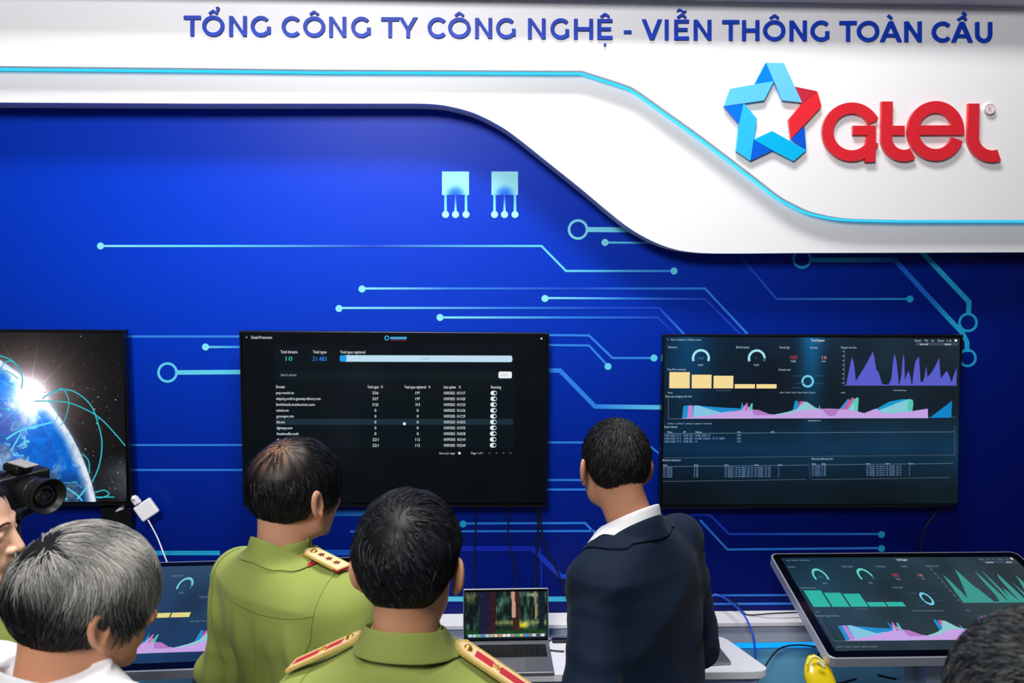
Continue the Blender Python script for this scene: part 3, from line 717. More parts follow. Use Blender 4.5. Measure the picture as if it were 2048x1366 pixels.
# desk with rounded corners (top slopes off to the right)
dz = lz+0.012
p_bl = P(905, 1273, 2.95)
def on_z(u, v, z): d = ray(u, v); return CAMP+d*((z-HC)/d.z)
q1 = on_z(1432, 1272, dz); q2 = on_z(1560, 1366, dz); qf = on_z(1000, 1346, dz)
desk = empty('display_desk', (0.1, (q1.y+qf.y)/2, 0)); tag(desk, 'white desk with rounded right corner holding the laptops', 'desk')
xb = q1.x; yb = q1.y; yf = qf.y-0.012; xl_ = -0.62
def deskpoly(g=0.0):
    F_ = on_z(1540, 1345, dz); B_ = on_z(1442, 1273, dz)
    p = [(xl_-g, yf-g), (F_.x-0.06+g, yf-g), (F_.x-0.025+g, yf+0.004-g), (F_.x-0.006+g, yf+0.014), (F_.x+0.002+g, yf+0.030), (F_.x-0.004+g, yf+0.048)]
    p += [(B_.x+0.02+g, yb-0.03), (B_.x+0.006+g, yb-0.012+g*0.5), (B_.x-0.012+g, yb-0.003+g), (B_.x-0.03, yb+g), (xl_-g, yb+g)]
    return p
M_desk = mat('white gloss desk', (232, 234, 242), 0.3, coat=0.3)
o = MB().prism(deskpoly(), lambda x, y, t: Vector((x, y, t)), dz, dz-0.03).build('desktop', M_desk, bevel=0.006, auto=35); unpar(o, desk)
o = MB().prism(deskpoly(-0.03), lambda x, y, t: Vector((x, y, t)), dz-0.031, 0.0).build('desk_body', mat('lilac grey board', (150, 165, 205), 0.5), auto=35); unpar(o, desk)

# ================================================================ laptops
M_alu = mat('space grey aluminium', (150, 152, 160), 0.35, metal=0.7)
M_key = mat('black keys', (14, 16, 22), 0.4)
def laptop(loc, rz, W, Dp, label, picture, open_deg=104, H=None, group=None):
    root = empty('laptop', loc, rz); tag(root, label, 'laptop', 'laptops on the white desk')
    H = H or Dp
    MB().box((-W/2, -Dp, 0.001), (W/2, 0, 0.014)).build('base', M_alu, root, bevel=0.004)
    k = MB(); k.box((-W*0.455, -Dp*0.52, 0.0141), (W*0.455, -Dp*0.10, 0.0146), mi=0)
    for r_ in range(5):
        n_ = 14
        for i in range(n_):
            x0 = -W*0.45+i*W*0.9/n_+0.001; x1 = x0+W*0.9/n_-0.0022; y1 = -Dp*0.11-r_*Dp*0.081; y0 = y1-Dp*0.072
            if r_ == 4 and 4 <= i <= 8:
                if i > 4: continue
                x1 = x0+5*W*0.9/n_-0.0022
            k.box((x0, y0, 0.0146), (x1, y1, 0.0162), mi=1)
    k.build('keyboard', [mat('keyboard well', (28, 32, 42), 0.6), M_key], root)
    MB().box((-W*0.19, -Dp*0.95, 0.0141), (W*0.19, -Dp*0.58, 0.0145)).build('trackpad', mat('trackpad', (128, 132, 144), 0.3, metal=0.4), root)
    a = R(open_deg-90)
    lm = Matrix.Translation((0, -0.004, 0.014)) @ Matrix.Rotation(-a, 4, 'X')
    lid = MB().box((-W/2, 0, 0), (W/2, 0.006, H), mw=lm).build('lid', M_alu, root, bevel=0.003)
    MB().box((-W/2+0.004, -0.0008, 0.006), (W/2-0.004, 0.0, H-0.004), mw=lm).build('screen', M_panel, root)
    def to3d(x, y, l): return lm @ Vector(((x-0.5)*(W-0.016), -0.001-l*0.5, 0.012+(1-y)*(H-0.024)))
    if picture:
        c = Canvas(to3d); picture(c); c.build('screen_picture', M_pic, root)
    return root
def forest(c):
    def f(X, Y):
        n1 = vnoise(X*3, Y*0.6, 9, 2, 5)[..., None]; n2 = vnoise(X, Y, 14, 8, 4)[..., None]
        base = np.array([10, 30, 34])+n1*np.array([60, 80, 60])*np.clip(1.1-np.abs(Y-0.35), 0, 1)[..., None]
        base = base*(0.35+1.1*np.clip(n1*2-0.7, 0, 1))
        fl = np.clip(1-np.abs(Y-0.66)/0.09, 0, 1)[..., None]*np.clip((X-0.3)/0.1, 0, 1)[..., None]
        base = base+fl*np.array([150, 140, 60])*(0.35+n2)*0.75
        ye = np.exp(-((X-0.71)/0.06)**2-((Y-0.72)/0.06)**2)[..., None]; base = base+ye*np.array([190, 160, 20])
        gr = np.clip((Y-0.76)/0.08, 0, 1)[..., None]; base = base*(1-gr)+gr*(np.array([8, 34, 18])+n2*np.array([24, 50, 14]))
        base = base+np.exp(-((X-0.07)/0.06)**2-((Y-0.1)/0.12)**2)[..., None]*np.array([110, 105, 55])*n2*1.6
        base = base+np.exp(-((X-0.84)/0.10)**2-((Y-0.07)/0.04)**2)[..., None]*np.array([130, 125, 90])
        for x0, wd, col, yb in ((0.26, 0.095, (26, 26, 50), 0.9), (0.335, 0.035, (46, 24, 30), 0.9), (0.62, 0.04, (58, 28, 26), 0.82), (0.585, 0.022, (190, 150, 130), 0.55), (0.86, 0.012, (150, 130, 90), 0.6), (0.93, 0.035, (16, 26, 34), 0.8)):
            m = (np.abs(X-x0-0.01*np.sin(Y*4)) < wd)[..., None]*(Y < yb)[..., None]
            base = np.where(m, np.array(col)+n2*18-9, base)
        return base
    c.grid(0, 0, 1, 0.93, 110, 80, f)
    c.rect(0, 0.93, 1, 1, (8, 22, 32)); c.rrect(0.03, 0.885, 0.985, 0.955, 0.015, (100, 120, 130))
    cols = [(170, 210, 220), (190, 200, 210), (90, 190, 110), (80, 130, 190), (200, 200, 215), (180, 190, 120), (220, 210, 190), (200, 150, 90), (235, 235, 225), (230, 235, 230), (190, 120, 125), (40, 170, 110), (220, 180, 80), (50, 140, 210), (120, 130, 140), (210, 215, 205), (90, 70, 60), (210, 220, 225)]
    for i, q in enumerate(cols): x = 0.04+i*0.0522; c.rrect(x, 0.893, x+0.042, 0.948, 0.008, q)
lp = on_z(1012, 1291, dz)
lw = (on_z(1098, 1291, dz)-on_z(926.5, 1291, dz)).length
laptop((lp.x, lp.y, dz), R(0.5), lw, lw*0.70, 'open grey laptop showing a forest wallpaper beside the man in the navy jacket', forest, 103, H=lw*0.61)
# second machine, only its front corner shows beyond the jacket
l2 = on_z(1398, 1290, dz)
rt = laptop((l2.x-0.088, l2.y+0.004, dz), R(5), 0.30, 0.172, 'grey laptop mostly hidden behind the man in the navy jacket', None, 96, H=0.05)
cst = Canvas(lambda x, y, l: Vector((x, y, 0.0146+l))); cst.disc(0.115, -0.118, 0.008, (40, 130, 220), 20)
cst.build('blue_sticker', attr_mat('sticker ink', 0.4), rt)

# hub and small cables on the desk
h = on_z(1125, 1284, dz)
hub = MB().box((-0.04, -0.012, 0), (0.04, 0.012, 0.012)).build('cable_hub', M_black, bevel=0.003); hub.location = (h.x, h.y, dz+0.0006); tag(hub, 'small black adapter hub on the desk right of the forest laptop', 'adapter')
def cable(px, r_, label, m, name='cable', n=8):
    pts = [D(*p) if len(p) == 3 else p[0] for p in px]
    pts = spline(pts, n); o = MB().tube(pts, r_, 8).build(name, m, smooth=True); tag(o, label, 'cable', 'loose cables'); return o
def W_(u, v, off=0.006): return (P(u, v, WY-off),)
def Zp(u, v, z): return (on_z(u, v, z),)
cable([Zp(1098, 1282, dz+0.004), Zp(1112, 1275, dz+0.004), Zp(1140, 1273, dz+0.004), Zp(1165, 1280, dz+0.004)], 0.003, 'grey looped cable on the desk behind the black hub', mat('grey cable', (70, 80, 100), 0.4))
cable([Zp(1096, 1300, dz+0.003), Zp(1112, 1302, dz+0.003), Zp(1128, 1303, dz+0.003)], 0.0035, 'short dark plug lead beside the forest laptop keyboard', M_cable)
# leads down the wall under the middle screen
wallab = ['leftmost black lead hanging down the wall under the middle television', 'second black lead from the left under the middle television', 'straight black lead under the right corner of the middle television', 'black lead curving right from the middle television to the desk']
cable([W_(954, 1005), W_(951, 1060), W_(949, 1110), W_(950, 1180), W_(952, 1232)], 0.003, wallab[0], M_cable)
cable([W_(1019, 1005), W_(1016, 1070), W_(1024, 1110), W_(1032, 1160), W_(1030, 1232)], 0.003, wallab[1], M_cable)
cable([W_(1076, 1000), W_(1076, 1060), W_(1072, 1120), W_(1070, 1170), W_(1070, 1232)], 0.004, wallab[2], M_cable)
cable([W_(1079, 1000, 0.012), W_(1083, 1060, 0.012), W_(1098, 1110, 0.012), W_(1118, 1150, 0.012), W_(1132, 1190, 0.012), W_(1140, 1226, 0.03), Zp(1143, 1262, dz+0.02), Zp(1146, 1284, dz+0.004)], 0.0035, wallab[3], M_cable)
cable([W_(1080, 1095, 0.01), W_(1083, 1150, 0.01), W_(1080, 1200, 0.01), W_(1078, 1232, 0.01)], 0.0022, 'thin blue lead on the wall above the forest laptop', mat('blue thin cable', (20, 60, 190), 0.4))
cable([W_(1876, 1005), W_(1868, 1030), W_(1850, 1055), W_(1842, 1085), W_(1840, 1140)], 0.003, 'black lead hanging below the right wall television', M_cable)
# leads near the ledge
M_bc = mat('blue network cable', (22, 80, 215), 0.35)
cable([W_(1428, 1188), W_(1450, 1197, 0.04), (P(1485, 1226, 3.02),), (P(1503, 1262, 2.97),), (P(1509, 1290, 2.95),), (P(1512, 1330, 2.93),), (P(1512, 1375, 2.93),)], 0.004, 'blue network cable looping over the ledge to the desk', M_bc)
cable([W_(1440, 1190), W_(1470, 1205, 0.02), W_(1486, 1224, 0.04), W_(1500, 1230, 0.05), (P(1545, 1227, 3.12),), (P(1600, 1225, 3.12),), (P(1640, 1226, 3.10),)], 0.003, 'thin black lead lying on the ledge top', M_cable)
cable([(P(1505, 1380, 2.96),), (P(1530, 1333, 3.0),), (P(1552, 1303, 3.04),), (P(1575, 1292, 3.06),), (P(1612, 1291, 3.06),), (P(1665, 1300, 3.04),)], 0.0035, 'dark lead arching over the lit plinth left of the touch table', M_cable)
cable([(P(1642, 1300, 3.0),), (P(1632, 1318, 2.98),), (P(1622, 1345, 2.98),), (P(1618, 1390, 2.98),)], 0.0035, 'short dark lead passing behind the yellow bag', M_cable)
cable([(P(1712, 1358, 2.78),), (P(1684, 1366, 2.72),), (P(1655, 1372, 2.66),), (P(1630, 1410, 2.62),)], 0.004, 'black lead dropping from the left underside of the right touch table', M_cable)
cable([(P(1755, 1350, 2.75),), (P(1790, 1358, 2.72),), (P(1830, 1362, 2.7),), (P(1860, 1350, 2.72),), (P(1885, 1350, 2.75),)], 0.004, 'black lead sagging under the right touch table', M_cable)

# yellow plastic sleeve hung by the touch table
ys = empty('yellow_bag', P(1645, 1345, 2.62)); tag(ys, 'rounded yellow plastic bag below the left corner of the right touch table', 'bag')
mby = MB(); rows = 14; seg = 20; vs = []; a0 = D(1622, 1310, 2.62); a1 = D(1662, 1422, 2.56); ax = (a1-a0); L = ax.length; ax.normalize(); sx = ax.cross(fwd).normalized(); sy_ = ax.cross(sx)
for i in range(rows+1):
    t = i/rows; wr = 0.047*math.sin(math.pi*min(0.5, t*1.15+0.05))**0.8; wr = max(0.004, wr); th = wr*0.42
    for k in range(seg):
        a = 2*math.pi*k/seg; vs.append(a0+ax*(L*t)+sx*wr*math.cos(a)*(1+0.04*math.sin(5*t+3*a))+sy_*th*math.sin(a))
fs = [(i*seg+k, i*seg+(k+1) % seg, (i+1)*seg+(k+1) % seg, (i+1)*seg+k) for i in range(rows) for k in range(seg)]+[tuple(range(seg))[::-1], tuple(rows*seg+k for k in range(seg))]
mby.add(vs, fs); o = mby.build('bag_body', mat('yellow film', (232, 206, 12), 0.25, coat=0.4), smooth=True); unpar(o, ys)
o = MB().tube(spline([D(1614, 1330, 2.59), D(1622, 1316, 2.59), D(1634, 1314, 2.59), D(1650, 1330, 2.59)], 6), 0.004, 8).build('rim', mat('pale yellow rim', (245, 236, 130), 0.3), smooth=True); unpar(o, ys)
o = MB().tube([D(1636, 1322, 2.575), D(1648, 1334, 2.575)], 0.0045, 8).build('white_clip', mat('white clip', (245, 245, 235), 0.3)); unpar(o, ys)

# ================================================================ power adapter and socket by the left television
pa = empty('power_adapter', P(292, 1018, 3.14)); tag(pa, 'white square power adapter with plug hanging beside the left television', 'adapter')
M_wp = mat('white plastic', (232, 230, 236), 0.35)
def fr(c0, ang): # frame in wall-parallel plane
    return Matrix.Translation(c0) @ Matrix.Rotation(ang, 4, 'Y')
m1 = fr(P(293, 1019, 3.14), R(-33)) @ Matrix.Rotation(R(12), 4, 'Z')
o = MB().box((-0.036, -0.014, -0.034), (0.036, 0.014, 0.034), mw=m1).build('adapter_body', M_wp, bevel=0.006); unpar(o, pa)
m2 = fr(P(272, 1001, 3.13), R(-33))
o = MB().box((-0.012, -0.012, -0.016), (0.012, 0.012, 0.014), mw=m2).build('plug', M_wp, bevel=0.004); unpar(o, pa)
m3 = Matrix.Translation(P(268, 996, 3.125)) @ Matrix.Rotation(R(90), 4, 'X')
o = MB().lathe([(0.009, -0.012), (0.010, 0), (0.007, 0.012)], m3, 16).build('prong_cap', M_wp, smooth=True); unpar(o, pa)
o = MB().tube(spline([P(296, 1040, 3.13), P(306, 1058, 3.12), P(316, 1078, 3.11), P(326, 1104, 3.08), P(334, 1124, 3.02)], 8), 0.0026, 8).build('lead', M_wp, smooth=True); unpar(o, pa)
sk = MB().tube(spline([P(228, 1030, 3.17), P(236, 1020, 3.165), P(250, 1015, 3.165)], 6), [0.006]+[0.011]*11+[0.006], 10).build('cable_clip', M_wp, smooth=True); tag(sk, 'curved white cable clip under the left television', 'clip')
bk = MB().box((-0.075, -0.0, -0.05), (0.045, 0.04, 0.03), mw=Matrix.Translation(P(240, 1030, 3.155))).build('junction_box', M_black, bevel=0.004); tag(bk, 'black junction box under the left television corner', 'box')

# ================================================================ photographer's camera on its tripod, far left
cz = 1.98
cc = D(42, 976, cz)
A = R(-28)    # lens axis turned towards the viewer
mw = Matrix.Translation(cc) @ Matrix.Rotation(A, 4, 'Z') @ Matrix.Rotation(R(4), 4, 'Y')
camr = empty('video_camera', mw=mw); tag(camr, 'black mirrorless camera with wide lens pointing right at far left', 'camera')
M_cb = mat('black camera body', (14, 15, 17), 0.45, bump=(300, 0.2, 0.0005)); M_ring = mat('black rubber ring', (20, 22, 24), 0.4)
mb = MB(); mb.box((-0.035, -0.065, -0.045), (0.02, 0.065, 0.040)); mb.box((-0.05, -0.065, -0.045), (0.0, -0.03, 0.035)); mb.box((-0.04, -0.022, 0.04), (0.018, 0.022, 0.062))
mb.build('camera_body', M_cb, camr, bevel=0.007)
lm_ = Matrix.Rotation(R(90), 4, 'Y')
prof = [(0.0, 0.018), (0.031, 0.018), (0.032, 0.030), (0.036, 0.034), (0.036, 0.060), (0.034, 0.062), (0.038, 0.066), (0.038, 0.084), (0.041, 0.088), (0.044, 0.108), (0.041, 0.108), (0.034, 0.094), (0.030, 0.092), (0.0, 0.090)]
ln = MB().lathe(prof, lm_, 40).build('lens', M_ring, camr, auto=35)
MB().lathe([(0.0, 0.0925), (0.016, 0.0955), (0.029, 0.0935), (0.029, 0.091), (0, 0.091)], lm_, 32).build('front_glass', mat('coated glass', (6, 10, 24), 0.04, spec=0.9, coat=1.0), ln, smooth=True)
mb = MB(); mb.box((-0.02, -0.02, 0.064), (0.05, 0.012, 0.068)); mb.build('hot_shoe_plate', mat('cream metal plate', (214, 208, 186), 0.3, metal=0.5), camr, bevel=0.001)
MB().tube([(-0.03, -0.062, 0.045), (-0.005, -0.068, 0.05), (0.012, -0.066, 0.043)], 0.004, 8).build('strap_lug', mat('bright lug', (220, 220, 200), 0.25, metal=0.6), camr, smooth=True)
MB().lathe([(0.013, 0), (0.013, 0.012)], Matrix.Translation((-0.01, -0.045, 0.036)), 20).build('mode_dial', M_ring, camr)
tp = empty('tripod', (cc.x-0.02, cc.y, 0)); tag(tp, 'black tripod under the camera at far left', 'tripod')
M_tp = mat('black tripod tube', (16, 17, 19), 0.35)
def tpart(o): unpar(o, tp)
zt = cc.z-0.052
tpart(MB().box((cc.x-0.055, cc.y-0.03, zt-0.02), (cc.x+0.015, cc.y+0.03, zt)).build('head_plate', M_tp, bevel=0.003))
tpart(MB().tube([(cc.x-0.02, cc.y, zt-0.02), (cc.x-0.02, cc.y, zt-0.5)], 0.014, 16).build('center_column', M_tp, smooth=True))
for k in range(3):
    a = R(90+120*k); tpart(MB().tube([(cc.x-0.02, cc.y, zt-0.42), (cc.x-0.02+0.42*math.cos(a), cc.y+0.42*math.sin(a), 0.008)], [0.014, 0.009], 12).build('leg', M_tp, smooth=True))
# ================================================================ signed-distance modelling
def vlen(a): return np.sqrt((a*a).sum(-1))
def s_ell(p, c, r):
    q = (p-np.array(c))/np.array(r); k0 = vlen(q); k1 = vlen(q/np.array(r)); return k0*(k0-1.0)/np.maximum(k1, 1e-9)
def s_cap(p, a, b, ra, rb):
    a = np.array(a, float); b = np.array(b, float); ab = b-a
    t = np.clip(((p-a)@ab)/max(ab@ab, 1e-12), 0, 1); return vlen(p-(a+t[..., None]*ab))-(ra+(rb-ra)*t)
def smin(a, b, k):
    h = np.maximum(k-np.abs(a-b), 0)/k; return np.minimum(a, b)-h*h*h*k/6.0
def smax(a, b, k): return -smin(-a, -b, k)

def surface_nets(fn, lo, hi, h):
    """fn(points Nx3) -> sdf ; returns verts, quads"""
    lo = np.array(lo, float); hi = np.array(hi, float); n = np.ceil((hi-lo)/h).astype(int)+1
    ax = [lo[i]+np.arange(n[i])*h for i in range(3)]
    V = np.empty(n, dtype=np.float64)
    Yg, Zg = np.meshgrid(ax[1], ax[2], indexing='ij')
    for i0 in range(0, n[0], 16):
        xs = ax[0][i0:i0+16]
        p = np.stack(np.broadcast_arrays(xs[:, None, None], Yg[None], Zg[None]), -1)
        V[i0:i0+16] = fn(p.reshape(-1, 3)).reshape(p.shape[:3])
    V[0] = V[-1] = 1; V[:, 0] = V[:, -1] = 1; V[:, :, 0] = V[:, :, -1] = 1
    ins = V < 0
    S = np.zeros([m-1 for m in n], int)
    for dx in (0, 1):
        for dy in (0, 1):
            for dz in (0, 1): S += ins[dx:n[0]-1+dx, dy:n[1]-1+dy, dz:n[2]-1+dz]
    act = (S > 0) & (S < 8); idx = -np.ones(act.shape, int); cells = np.argwhere(act); idx[act] = np.arange(len(cells))
    acc = np.zeros((len(cells), 3)); cnt = np.zeros(len(cells))
    cs = [(0, 0, 0), (1, 0, 0), (0, 1, 0), (1, 1, 0), (0, 0, 1), (1, 0, 1), (0, 1, 1), (1, 1, 1)]
    for a in range(8):
        for b in range(a+1, 8):
            ca, cb = np.array(cs[a]), np.array(cs[b])
            if np.abs(ca-cb).sum() != 1: continue
            va = V[tuple((cells+ca).T)]; vb = V[tuple((cells+cb).T)]
            m = (va < 0) != (vb < 0); t = np.where(m, va/np.where(m, va-vb, 1), 0)
            acc += np.where(m[:, None], ca+(cb-ca)*t[:, None], 0); cnt += m
    verts = lo+(cells+acc/cnt[:, None])*h
    quads = []
    for d in range(3):
        e = [0, 0, 0]; e[d] = 1
        A = ins[:n[0]-e[0], :n[1]-e[1], :n[2]-e[2]]; B = ins[e[0]:, e[1]:, e[2]:]
        ed = np.argwhere(A != B); u, v = [(1, 2), (2, 0), (0, 1)][d]
        ok = (ed[:, u] > 0) & (ed[:, v] > 0) & (ed[:, u] < n[u]-1) & (ed[:, v] < n[v]-1); ed = ed[ok]
        flip = A[tuple(ed.T)]
        def g(du, dv):
            q = ed.copy(); q[:, u] -= du; q[:, v] -= dv; return idx[tuple(q.T)]
        q = np.stack([g(1, 1), g(0, 1), g(0, 0), g(1, 0)], 1)
        q[~flip] = q[~flip][:, ::-1]; quads.append(q)
    q = np.concatenate(quads); q = q[(q >= 0).all(1)]
    return verts, q

def mesh_np(name, V, F, cols=None):
    me = bpy.data.meshes.new(name); me.vertices.add(len(V)); me.vertices.foreach_set('co', np.asarray(V, np.float32).ravel())
    F = np.asarray(F); k = F.shape[1]
    me.loops.add(F.size); me.loops.foreach_set('vertex_index', F.ravel().astype(np.int32))
    me.polygons.add(len(F)); me.polygons.foreach_set('loop_start', np.arange(0, F.size, k, dtype=np.int32)); me.polygons.foreach_set('loop_total', np.full(len(F), k, np.int32))
    me.polygons.foreach_set('use_smooth', np.ones(len(F), bool)); me.update(calc_edges=True); me.validate()
    if cols is not None:
        a = me.color_attributes.new('Col', 'FLOAT_COLOR', 'POINT')
        a.data.foreach_set('color', np.concatenate([cols, np.ones((len(cols), 1))], 1).astype(np.float32).ravel())
    return me

def grad(fn, p, e=0.0008):
    g = np.empty_like(p)
    for i in range(3):
        d = np.zeros(3); d[i] = e; g[:, i] = fn(p+d)-fn(p-d)
    return g/np.maximum(vlen(g)[:, None], 1e-9)

def warp(p, sc, seed, n=5):
    rs = np.random.RandomState(seed); o = np.zeros(len(p))
    for k in range(n):
        d = rs.randn(3); d /= np.linalg.norm(d); f = sc*(1.6**k); o += np.sin((p@d)*f+rs.rand()*6.28)/(1.5**k)
    return o

# ---------------------------------------------------------------- head (origin between the ears, x right, y face, z up; top .121, chin -.115)
def skull(p):
    d = s_ell(p, (0, -0.012, 0.034), (0.0745, 0.097, 0.087))
    d = smin(d, s_ell(p, (0, -0.045, 0.012), (0.062, 0.052, 0.066)), 0.03)
    return d
def head_sdf(p, nose=1.0, flare=32):
    P2 = p.copy(); P2[:, 0] = np.abs(P2[:, 0])       # mirrored features
    d = skull(p)
    d = smin(d, s_ell(p, (0, 0.036, -0.015), (0.064, 0.060, 0.082)), 0.03)
    d = smin(d, s_ell(P2, (0.030, 0.018, -0.062), (0.030, 0.052, 0.036)), 0.03)
    d = smin(d, s_ell(p, (0, 0.074, -0.094), (0.022, 0.019, 0.019)), 0.028)
    d = smin(d, s_ell(P2, (0.044, 0.058, -0.020), (0.022, 0.020, 0.018)), 0.022)
    d = smin(d, s_ell(p, (0, 0.078, -0.058), (0.030, 0.020, 0.024)), 0.02)
    d = smin(d, s_cap(P2, (0.010, 0.087, 0.021), (0.040, 0.078, 0.024), 0.009, 0.008), 0.018)
    d = smax(d, -s_ell(P2, (0.031, 0.103, 0.003), (0.016, 0.015, 0.010)), 0.014)
    d = smin(d, s_ell(P2, (0.031, 0.080, 0.002), (0.0125, 0.0125, 0.0115)), 0.004)
    d = smin(d, s_cap(P2, (0.019, 0.0905, 0.007), (0.043, 0.082, 0.006), 0.0028, 0.0028), 0.003)
    d = smin(d, s_cap(p, (0, 0.090, 0.014), (0, 0.110*nose, -0.030), 0.0065, 0.0105), 0.012)
    d = smin(d, s_ell(P2, (0.012, 0.099, -0.034), (0.0085, 0.0105, 0.0075)), 0.006)
    d = smax(d, -s_ell(P2, (0.0065, 0.104, -0.043), (0.0035, 0.005, 0.004)), 0.003)
    d = smin(d, s_cap(P2, (0, 0.0975, -0.058), (0.022, 0.088, -0.061), 0.0050, 0.0022), 0.006)
    d = smin(d, s_cap(P2, (0, 0.0965, -0.069), (0.019, 0.088, -0.066), 0.0058, 0.0025), 0.006)
    d = smax(d, -s_cap(P2, (0, 0.105, -0.0635), (0.024, 0.093, -0.0645), 0.0018, 0.0012), 0.003)
    # ears
    Q = (P2-np.array([0.080, -0.006, -0.006]))/1.03; ca, sa = math.cos(R(flare)), math.sin(R(flare))
    Q = np.stack([Q[:, 0]*ca+Q[:, 1]*sa*0.9, -Q[:, 0]*sa+Q[:, 1]*ca, Q[:, 2]], 1); Q[:, 1] += 0.16*Q[:, 2]
    e = s_ell(Q, (0.004, -0.008, 0.004), (0.0075, 0.018, 0.031))
    e = smin(e, s_ell(Q, (0.003, -0.001, -0.025), (0.006, 0.009, 0.011)), 0.008)
    e = smax(e, -s_ell(Q, (0.0125, -0.005, 0.003), (0.0095, 0.0125, 0.022)), 0.004)
    e = smin(e, s_cap(Q, (0.003, 0.008, -0.008), (0.004, 0.008, 0.004), 0.004, 0.003), 0.004)
    return smin(d, e, 0.006)

# hairline: height of the lower hair edge as a function of y, in head space
def hairline(y, recede=0.0, nape=0.0):
    return -nape*np.clip((-0.03-y)/0.02, 0, 1)+np.interp(y, [-0.12, -0.05, -0.026, -0.016, 0.004, 0.018, 0.034, 0.046, 0.060-recede*0.3, 0.080-recede, 0.2],
                     [-0.062, -0.056, -0.040, 0.006, 0.030, 0.000, -0.006, 0.028, 0.052+recede*0.4, 0.078, 0.082])

class Pose:
    """body joints in person space (x right, y facing, z up, floor z=0)"""
    pass

def rotm(yaw, pitch, roll):
    return (Matrix.Rotation(yaw, 3, 'Z') @ Matrix.Rotation(pitch, 3, 'X') @ Matrix.Rotation(roll, 3, 'Y'))

def torso_sdf(p, b, grow=0.0):
    """lofted trunk; b = build dict (z keyed half widths)"""
    zs = b['z']; lean = b['lean']
    z = p[:, 2]; w = np.interp(z, zs, b['w'])+grow; d = np.interp(z, zs, b['d'])+grow; c = np.interp(z, zs, b['c'])
    x = p[:, 0]-np.interp(z, [0.9, 1.5], [0, lean[0]]); y = p[:, 1]-c-np.interp(z, [0.9, 1.5], [0, lean[1]])
    q = np.power(np.abs(x/w)**2.5+np.abs(y/d)**2.5, 1/2.5)
    s = (q-1)*np.minimum(w, d)
    return np.maximum(s, np.maximum(z-zs[-1], zs[0]-z)*0.9)

STD = dict(z=[0.80, 0.88, 0.95, 1.05, 1.14, 1.23, 1.31, 1.365, 1.40, 1.44],
           w=[0.155, 0.168, 0.168, 0.155, 0.156, 0.168, 0.176, 0.166, 0.125, 0.075],
           d=[0.105, 0.112, 0.110, 0.105, 0.106, 0.112, 0.110, 0.098, 0.080, 0.062],
           c=[0.0, 0.0, 0.005, 0.01, 0.012, 0.008, 0.0, -0.012, -0.022, -0.030])
# ---------------------------------------------------------------- materials for people
def skin(name, rgb): return mat(name, rgb, 0.45, spec=0.4, sss=0.15, noise=(26, 0.07, 3), bump=(500, 0.12, 0.0006))
def cloth(name, rgb, rough=0.85, sheen=0.15, n=0.05): return mat(name, rgb, rough, spec=0.25, sheen=sheen, noise=(9, n, 3), bump=(1400, 0.25, 0.0004))
M_olive = cloth('olive green uniform cloth', (140, 152, 76), 0.85, 0.05)
M_olive2 = mat('olive stitched seam', (100, 112, 48), 0.9)
M_navy = cloth('dark navy suit cloth', (0, 20, 42), 0.8, 0.03)
M_wsh = cloth('white shirt cotton', (236, 236, 240), 0.7, 0.1, 0.02)
M_trou = cloth('dark trousers', (60, 72, 36)); M_trn = cloth('navy trousers', (8, 18, 34)); M_trg = cloth('grey trousers', (40, 42, 48))
M_shoe = mat('black leather shoe', (10, 9, 9), 0.3)
M_gold = mat('gold braid', (214, 186, 110), 0.4, metal=0.35); M_redc = mat('red felt', (176, 30, 44), 0.7); M_button = mat('gold button', (230, 190, 90), 0.25, metal=0.9)

def make_hair_material(name, rough=0.32):
    m = attr_mat(name, 0.48, 0.22); return m
M_hair = make_hair_material('hair strands')

